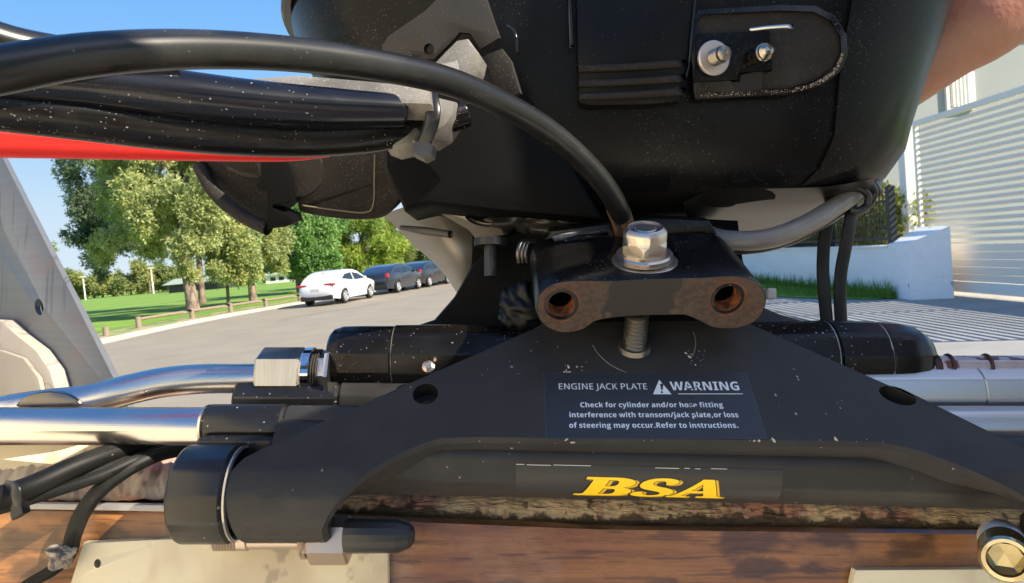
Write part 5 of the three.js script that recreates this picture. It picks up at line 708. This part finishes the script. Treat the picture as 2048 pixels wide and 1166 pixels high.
// ------------------------------------------------------------------ hoses, cable, red tube, ties
{
  const c = boatThing('control_cable', 'thick black control cable arching across the motor down to the lock nut', 'cable', P(1246, 445, 0.345));
  part('cable', tube([P(-160, 168, 0.140), P(0, 140, 0.150), P(150, 114, 0.162), P(300, 101, 0.176), P(450, 100, 0.192), P(600, 110, 0.210), P(760, 132, 0.232), P(900, 164, 0.255), P(1000, 206, 0.274), P(1090, 258, 0.292), P(1170, 326, 0.312), P(1222, 390, 0.330), P(1246, 445, 0.345), P(1256, 482, 0.352)], 0.0051, { seg: 200, rad: 32 }), M.hose, c, { tile: 0.14 });
  part('rusty_end', tube([P(1234, 414, 0.3385), P(1246, 445, 0.345), P(1254, 478, 0.3515)], 0.0054, { seg: 12, rad: 24 }), mat({ map: tex(128, 128, (u, v) => mix3([0.03, 0.02, 0.015], [0.14, 0.065, 0.02], smooth(fbm(u, v, 5, 5, 471, 4), 0.4, 0.6))), roughness: 0.8 }), c, { tile: 0.04 });
  const h1 = boatThing('hose', 'glossy black hose loop just below the arching cable', 'hose', P(500, 190, 0.26));
  part('hose', tube([P(-120, 150, 0.206), P(60, 158, 0.216), P(220, 172, 0.229), P(380, 192, 0.242), P(520, 207, 0.254), P(660, 217, 0.266), P(806, 222, 0.278)], [0.0066, 0.0070, 0.0080, 0.0084, 0.0082, 0.0078, 0.0066], { seg: 120, rad: 32 }), mat({ map: dusty([0.006, 0.0065, 0.010], { n: 700, dust: 0.006, seed: 97, speck: 0.5, r1: 2.0 }), roughness: 0.16, specularIntensity: 0.8 }), h1, { tile: 0.16 });
  const h2 = boatThing('hose', 'sand specked black hose loop resting on the red tube', 'hose', P(500, 270, 0.27));
  part('hose', tube([P(-160, 196, 0.205), P(0, 216, 0.216), P(150, 232, 0.228), P(300, 250, 0.242), P(450, 264, 0.256), P(600, 272, 0.270), P(740, 266, 0.282), P(840, 250, 0.292), P(930, 226, 0.300)], [0.0068, 0.0072, 0.0078, 0.0082, 0.0084, 0.0082, 0.0078, 0.0070, 0.0062], { seg: 130, rad: 32 }), M.sandy, h2, { tile: 0.14 });
  const h3 = boatThing('hose', 'dull black hose crossing behind the cable at the top left corner', 'hose', P(20, 80, 0.2));
  part('hose', tube([P(-200, 20, 0.190), P(-60, 62, 0.196), P(40, 92, 0.204), P(160, 110, 0.216), P(260, 108, 0.226), P(350, 106, 0.236)], 0.0052, { seg: 50, rad: 24 }), M.hose, h3, { tile: 0.14 });
  const r = boatThing('red_tube', 'bright red tube under the black hoses at the left', 'tube', P(200, 290, 0.29));
  part('tube', tube([P(-200, 262, 0.255), P(0, 274, 0.272), P(150, 283, 0.285), P(300, 292, 0.298), P(450, 300, 0.311), P(580, 305, 0.322), P(660, 300, 0.334)], [0.0090, 0.0080, 0.0070, 0.0060, 0.0050, 0.0040, 0.0034], { seg: 80, rad: 28 }), M.red, r);
  const g = boatThing('cable_guide', 'grey sandy cast cable guide that holds the hoses to the motor', 'bracket', P(870, 180, 0.305));
  part('tongue', prism(plane(P(700, 170, 0.275), V(-0.05, 0.4, 1)), [[470, 158], [600, 148], [740, 160], [860, 172], [864, 208], [790, 206], [640, 186], [520, 172]], 0.012, { bevel: 0.0016 }), M.guide, g, { tile: 0.16 });
  part('post', prism(plane(P(915, 110, 0.302), V(-0.25, 0.1, 1)), [[852, 140], [888, 102], [912, 78], [934, 74], [956, 104], [950, 130], [938, 148], [902, 172], [860, 160]], 0.016, { bevel: 0.0022 }), M.guide, g, { tile: 0.16 });
  part('gusset', prism(plane(P(900, 135, 0.293), V(-0.1, 0.5, 0.9)), [[856, 128], [914, 118], [920, 148], [890, 160], [852, 150]], 0.008, { bevel: 0.0012 }), M.guide, g, { tile: 0.16 });
  part('block', prism(plane(P(880, 225, 0.288), V(-0.1, 0.25, 1)), [[800, 196], [852, 186], [912, 200], [908, 226], [892, 250], [862, 268], [838, 262], [836, 232], [812, 240], [796, 246]], 0.018, { bevel: 0.0022 }), M.guide, g, { tile: 0.16 });
  part('foot', prism(plane(P(810, 270, 0.283), V(-0.1, 0.35, 1)), [[764, 270], [832, 248], [838, 262], [826, 284], [790, 292], [768, 284]], 0.012, { bevel: 0.0014 }), M.guide, g, { tile: 0.16 });
  const z = boatThing('zip_tie', 'black zip tie with square head strapped round the cable guide', 'zip tie', P(850, 250, 0.275));
  part('strap', tube([P(858, 180, 0.284), P(863, 200, 0.277), P(866, 222, 0.275), P(862, 250, 0.275), P(850, 280, 0.276), P(846, 296, 0.278)], 0.0030, { seg: 30, rad: 12, flat: 0.35, up: V(0, 0.3, 1) }), M.tie, z);
  part('head', prism(plane(P(844, 298, 0.2745), V(-0.3, 0.35, 1)), [[822, 284], [848, 278], [866, 288], [862, 308], [846, 316], [824, 306]], 0.0052, { bevel: 0.0009 }), mat({ color: [0.09, 0.085, 0.08], roughness: 0.5 }), z);
}
{
  // battery cables in the lower left corner
  const a = boatThing('battery_cable', 'thick black battery cable crossing the transom knee at the left', 'cable', P(60, 975, 0.29));
  part('cable', tube([P(-160, 1040, 0.270), P(-20, 1000, 0.278), P(60, 974, 0.284), P(150, 934, 0.296), P(230, 905, 0.310), P(330, 880, 0.33)], 0.0046, { seg: 70, rad: 20 }), M.rubber, a);
  const b = boatThing('battery_cable', 'pair of thin black wires running under the thick battery cable', 'cable', P(160, 975, 0.3));
  part('wire', tube([P(-160, 1060, 0.272), P(0, 1016, 0.281), P(100, 985, 0.289), P(200, 952, 0.299), P(270, 922, 0.309), P(350, 902, 0.325)], 0.0026, { seg: 60, rad: 16 }), M.rubber, b);
  part('wire', tube([P(-160, 1048, 0.276), P(0, 1004, 0.285), P(120, 970, 0.294), P(220, 934, 0.305), P(300, 906, 0.319), P(360, 892, 0.33)], 0.0024, { seg: 60, rad: 16 }), M.rubber, b);
  const c = boatThing('battery_cable', 'black wire curving down the timber to a taped grey knot', 'cable', P(150, 1040, 0.3));
  part('wire', tube([P(380, 896, 0.33), P(310, 912, 0.315), P(250, 942, 0.306), P(200, 980, 0.302), P(166, 1024, 0.301), P(147, 1070, 0.302), P(136, 1110, 0.302), P(105, 1140, 0.300), P(60, 1166, 0.298), P(10, 1200, 0.296)], [0.0030, 0.0032, 0.0034, 0.0034, 0.0032, 0.0024, 0.0022], { seg: 100, rad: 18 }), M.rubber, c);
  const lump = (s, seed, sx, sy) => { const g = new THREE.SphereGeometry(1, 48, 32), q = g.attributes.position; for (let i = 0; i < q.count; i++) { const p = V().fromBufferAttribute(q, i).normalize(), f = 1 + 0.6 * (noise(p.x * 0.5 + 0.5, p.y * 0.5 + 0.5, 4, 5, seed) - 0.5) + 0.16 * (noise(p.y * 0.5 + 0.5, p.z * 0.5 + 0.5, 18, 18, seed + 1) - 0.5); q.setXYZ(i, p.x * f * s * sx, p.y * f * s * sy, p.z * f * s); } g.computeVertexNormals(); return g; };
  const kp = P(124, 1112, 0.300); part('knot', lump(0.0056, 51, 1.0, 0.9).translate(kp.x, kp.y, kp.z), mat({ map: tex(256, 256, (u, v) => mix3([0.42, 0.36, 0.29], [0.16, 0.13, 0.11], smooth(fbm(u, v, 9, 9, 481, 5), 0.4, 0.65))), roughness: 0.95 }), c, { tile: 0.03 });
  const z = boatThing('zip_tie', 'black zip tie bundling the battery cables at the left edge', 'zip tie', P(24, 1000, 0.275));
  part('strap', tube([P(14, 970, 0.279), P(30, 978, 0.272), P(34, 1000, 0.272), P(30, 1020, 0.275)], 0.0022, { seg: 24, rad: 12, flat: 0.4, up: V(0, 0, 1) }), M.tie, z);
  part('head', prism(plane(P(30, 1022, 0.272), V(0, 0.1, 1)), [[24, 1004], [42, 1006], [46, 1028], [22, 1042], [18, 1030]], 0.005, { bevel: 0.0008 }), M.tie, z);
  // cable loop on the right, behind the bracket
  const l = boatThing('grey_cable', 'silvery grey cable curving below the cowling at the right', 'cable', P(1600, 450, 0.37));
  part('cable', tube([P(1745, 372, 0.41), P(1712, 386, 0.40), P(1670, 414, 0.39), P(1610, 450, 0.380), P(1550, 474, 0.374), P(1490, 482, 0.372), P(1430, 476, 0.376), P(1380, 450, 0.39)], 0.0054, { seg: 80, rad: 24 }), mat({ map: dusty([0.17, 0.16, 0.15], { n: 100, dust: 0.02, seed: 99 }), roughness: 0.32 }), l);
  const k = boatThing('black_cable', 'black cable lying just below the silvery grey cable', 'cable', P(1560, 490, 0.37));
  part('cable', tube([P(1740, 392, 0.425), P(1700, 408, 0.41), P(1640, 446, 0.393), P(1580, 476, 0.386), P(1510, 493, 0.382), P(1450, 492, 0.386), P(1400, 470, 0.395), P(1370, 440, 0.40)], 0.0040, { seg: 80, rad: 20 }), M.hose, k);
  const s = boatThing('cable_strap', 'black ring strap holding the cables under the right of the cowling', 'zip tie', P(1706, 392, 0.4));
  part('loop', [tube([P(1662, 384, 0.405), P(1668, 372, 0.400), P(1700, 360, 0.396), P(1735, 366, 0.396), P(1748, 384, 0.40), P(1738, 408, 0.402), P(1712, 424, 0.400), P(1694, 420, 0.398)], 0.0024, { seg: 50, rad: 12 }), tube([P(1690, 374, 0.392), P(1720, 378, 0.390), P(1736, 392, 0.391), P(1734, 410, 0.393)], 0.002, { seg: 26, rad: 12 }), tube([P(1735, 360, 0.40), P(1752, 374, 0.40), P(1756, 388, 0.402), P(1742, 384, 0.402)], 0.0018, { seg: 26, rad: 12 })], M.tie, s);
  for (const [lab, pts] of [['left one of the two flat black straps hanging beneath the cowling', [[1664, 400], [1655, 440], [1648, 490], [1646, 540], [1649, 590], [1655, 660]]], ['right one of the two flat black straps hanging beneath the cowling', [[1704, 408], [1699, 450], [1690, 500], [1682, 545], [1680, 595], [1683, 660]]]]) {
    const h = boatThing('hanging_strap', lab, 'strap', P(pts[3][0], pts[3][1], 0.4)), d = 0.398;
    part('strap', tube(pts.map(([x, y], i) => P(x, y, d + (i === 0 ? 0.006 : 0))), 0.0041, { seg: 40, rad: 14, flat: 0.45, up: V(0.25, 0, 1) }), M.rubber, h);
  }
}

// ------------------------------------------------------------------ the person whose forearm reaches round the cowling
{
  const bones = [];
  const B = (a, b, ra, rb) => bones.push([a, b, ra, rb]);
  const elbow = V(0.64, 0.378, -0.40), wrist = V(0.327, 0.190, -0.49), palm = V(0.270, 0.142, -0.515);
  B(elbow, V(0.47, 0.284, -0.44), 0.040, 0.038); B(V(0.47, 0.284, -0.44), wrist, 0.038, 0.027); B(wrist, palm, 0.027, 0.020);
  B(palm, V(0.262, 0.148, -0.565), 0.016, 0.012); B(palm.clone().add(V(0, 0.012, 0)), V(0.262, 0.172, -0.57), 0.014, 0.012);
  const fing = [[V(0.264, 0.126, -0.548), 0.030], [V(0.264, 0.146, -0.565), 0.034], [V(0.264, 0.166, -0.570), 0.032], [V(0.264, 0.185, -0.565), 0.026]];
  for (const [p, l] of fing) { const q = p.clone().add(V(-0.003, 0.002, -l)), r = q.clone().add(V(-0.005, 0.001, -l * 0.7)), s = r.clone().add(V(-0.006, 0, -l * 0.5)); B(palm.clone().lerp(p, 0.4), p, 0.011, 0.010); B(p, q, 0.010, 0.0088); B(q, r, 0.0088, 0.0082); B(r, s, 0.0082, 0.0072); }
  B(palm, V(0.274, 0.124, -0.525), 0.015, 0.011); B(V(0.274, 0.124, -0.525), V(0.264, 0.110, -0.553), 0.011, 0.0095); B(V(0.264, 0.110, -0.553), V(0.258, 0.100, -0.576), 0.0095, 0.008);
  function march(list, cell, pad, k) {
    const lo = V(1e9, 1e9, 1e9), hi = V(-1e9, -1e9, -1e9); for (const [a, b, ra, rb] of list) for (const [p, r] of [[a, ra], [b, rb]]) { lo.min(p.clone().subScalar(r + pad)); hi.max(p.clone().addScalar(r + pad)); }
    const size = hi.clone().sub(lo), half = Math.max(size.x, size.y, size.z) / 2, mid = lo.clone().add(hi).multiplyScalar(0.5), n = Math.min(150, Math.ceil(2 * half / cell)), mc = new MarchingCubes(n, new THREE.MeshStandardMaterial(), false, false, 400000), f = mc.field, p = V(), ab = V(), ap = V();
    for (let z = 0; z < n; z++) for (let y = 0; y < n; y++) for (let x = 0; x < n; x++) {
      p.set((x - n / 2) / (n / 2) * half + mid.x, (y - n / 2) / (n / 2) * half + mid.y, (z - n / 2) / (n / 2) * half + mid.z); let d = 1e9;
      for (const [a, b, ra, rb] of list) { ab.copy(b).sub(a); ap.copy(p).sub(a); const t = clamp(ap.dot(ab) / ab.lengthSq(), 0, 1), e = ap.addScaledVector(ab, -t).length() - lerp(ra, rb, t), h = clamp(0.5 + 0.5 * (d - e) / k, 0, 1); d = d > 1e8 ? e : lerp(d, e, h) - k * h * (1 - h); }
      f[x + y * n + z * n * n] = -d;
    }
    mc.isolation = 0; mc.update(); const c = mc.count ?? mc.geometry.drawRange.count, g = new THREE.BufferGeometry(), pos = new Float32Array(c * 3), nor = new Float32Array(c * 3);
    for (let i = 0; i < c; i++) { pos[i * 3] = mc.positionArray[i * 3] * half + mid.x; pos[i * 3 + 1] = mc.positionArray[i * 3 + 1] * half + mid.y; pos[i * 3 + 2] = mc.positionArray[i * 3 + 2] * half + mid.z; for (let q = 0; q < 3; q++) nor[i * 3 + q] = mc.normalArray[i * 3 + q]; }
    g.setAttribute('position', new THREE.BufferAttribute(pos, 3)); g.setAttribute('normal', new THREE.BufferAttribute(nor, 3)); return g;
  }
  const arm = march(bones.filter((b) => true), 0.0035, 0.012, 0.012);
  const skin = mat({ map: tex(512, 512, (u, v, i, j) => { const f = fbm(u, v, 6, 6, 491, 5), g = fbm(u, v, 60, 60, 495, 3), r = smooth(fbm(u, v, 3, 4, 499, 4), 0.45, 0.65); let c = mix3([0.46, 0.23, 0.15], [0.40, 0.16, 0.115], r); const q = 0.85 + 0.3 * g * f + 0.05 * hash(i, j, 3); return c.map((k) => k * q); }), roughness: 0.55, bumpMap: roughTex(0, 1, 90, 501), bumpScale: 0.0003, sheen: 0.2, sheenColor: rgb(0.5, 0.25, 0.2), sheenRoughness: 0.6 });
  const p = boatThing('person', 'person with bare forearm reaching in from the right, hand behind the cowling', 'person', V(0.6, 0.3, -0.4));
  // the rest of the person stands to the right of the camera, steadies it with the other hand and keeps the sun off the motor
  const body = [], Q = (a, b, ra, rb) => body.push([a, b, ra, rb]), shR = V(0.98, 0.66, 0.0), shL = V(0.62, 0.64, 0.27), elL = V(0.38, 0.42, 0.28), haL = V(0.10, 0.04, 0.10);
  Q(elbow, shR, 0.042, 0.056); Q(shL, elL, 0.054, 0.042); Q(elL, haL, 0.042, 0.028); Q(haL, V(0.06, -0.01, 0.06), 0.028, 0.022);
  for (let k = 0; k < 4; k++) Q(V(0.06, 0.014 - k * 0.018, 0.06), V(0.03, 0.016 - k * 0.02, 0.035), 0.011, 0.009);
  Q(V(0.07, 0.02, 0.07), V(0.05, 0.05, 0.05), 0.013, 0.010);
  Q(V(0.88, 0.70, 0.12), V(0.94, 0.82, 0.05), 0.060, 0.056); Q(V(0.96, 0.88, 0.02), V(0.97, 0.96, 0.04), 0.078, 0.088); Q(V(0.95, 0.88, -0.065), V(0.95, 0.865, -0.07), 0.014, 0.016); Q(V(0.87, 0.89, 0.04), V(0.87, 0.92, 0.04), 0.012, 0.014); Q(V(1.05, 0.89, 0.04), V(1.05, 0.92, 0.04), 0.012, 0.014);
  for (const s of [-1, 1]) { const hp = V(0.80 + s * 0.10, -0.02, 0.34), kn = V(0.78 + s * 0.12, -0.48, 0.26), an = V(0.78 + s * 0.11, -0.50, 0.66); Q(hp, kn, 0.085, 0.058); Q(kn, an, 0.058, 0.040); Q(an, an.clone().add(V(0, -0.02, 0.16)), 0.034, 0.024); }
  part('body', march(body, 0.013, 0.03, 0.03), skin, p, { tile: 0.2 });
  const cloth = [[V(0.68, 0.58, 0.25), V(0.93, 0.60, 0.06), 0.115, 0.115], [V(0.82, 0.52, 0.14), V(0.81, 0.22, 0.26), 0.16, 0.155], [V(0.81, 0.22, 0.26), V(0.80, 0.02, 0.33), 0.15, 0.15], [shL, shL.clone().lerp(elL, 0.72), 0.078, 0.072], [shR, shR.clone().lerp(elbow, 0.42), 0.078, 0.070]];
  part('shirt', march(cloth, 0.013, 0.03, 0.04), mat({ color: [0.10, 0.12, 0.15], roughness: 0.9 }), p, { tile: 0.2 });
  part('shorts', march([[V(0.72, 0.02, 0.34), V(0.88, 0.02, 0.34), 0.135, 0.135], [V(0.70, 0.0, 0.33), V(0.68, -0.28, 0.25), 0.105, 0.09], [V(0.90, 0.0, 0.33), V(0.92, -0.28, 0.25), 0.105, 0.09]], 0.013, 0.03, 0.03), mat({ color: [0.09, 0.08, 0.07], roughness: 0.9 }), p, { tile: 0.2 });
  part('hair', march([[V(0.97, 0.95, 0.07), V(0.97, 0.97, 0.05), 0.098, 0.098], [V(0.97, 0.90, 0.10), V(0.97, 0.96, 0.08), 0.07, 0.09]], 0.008, 0.02, 0.02), mat({ color: [0.03, 0.02, 0.015], roughness: 0.8 }), p, { tile: 0.2 });
  part('arm', arm, skin, p, { tile: 0.2 });
}
renderer.render(scene, camera);
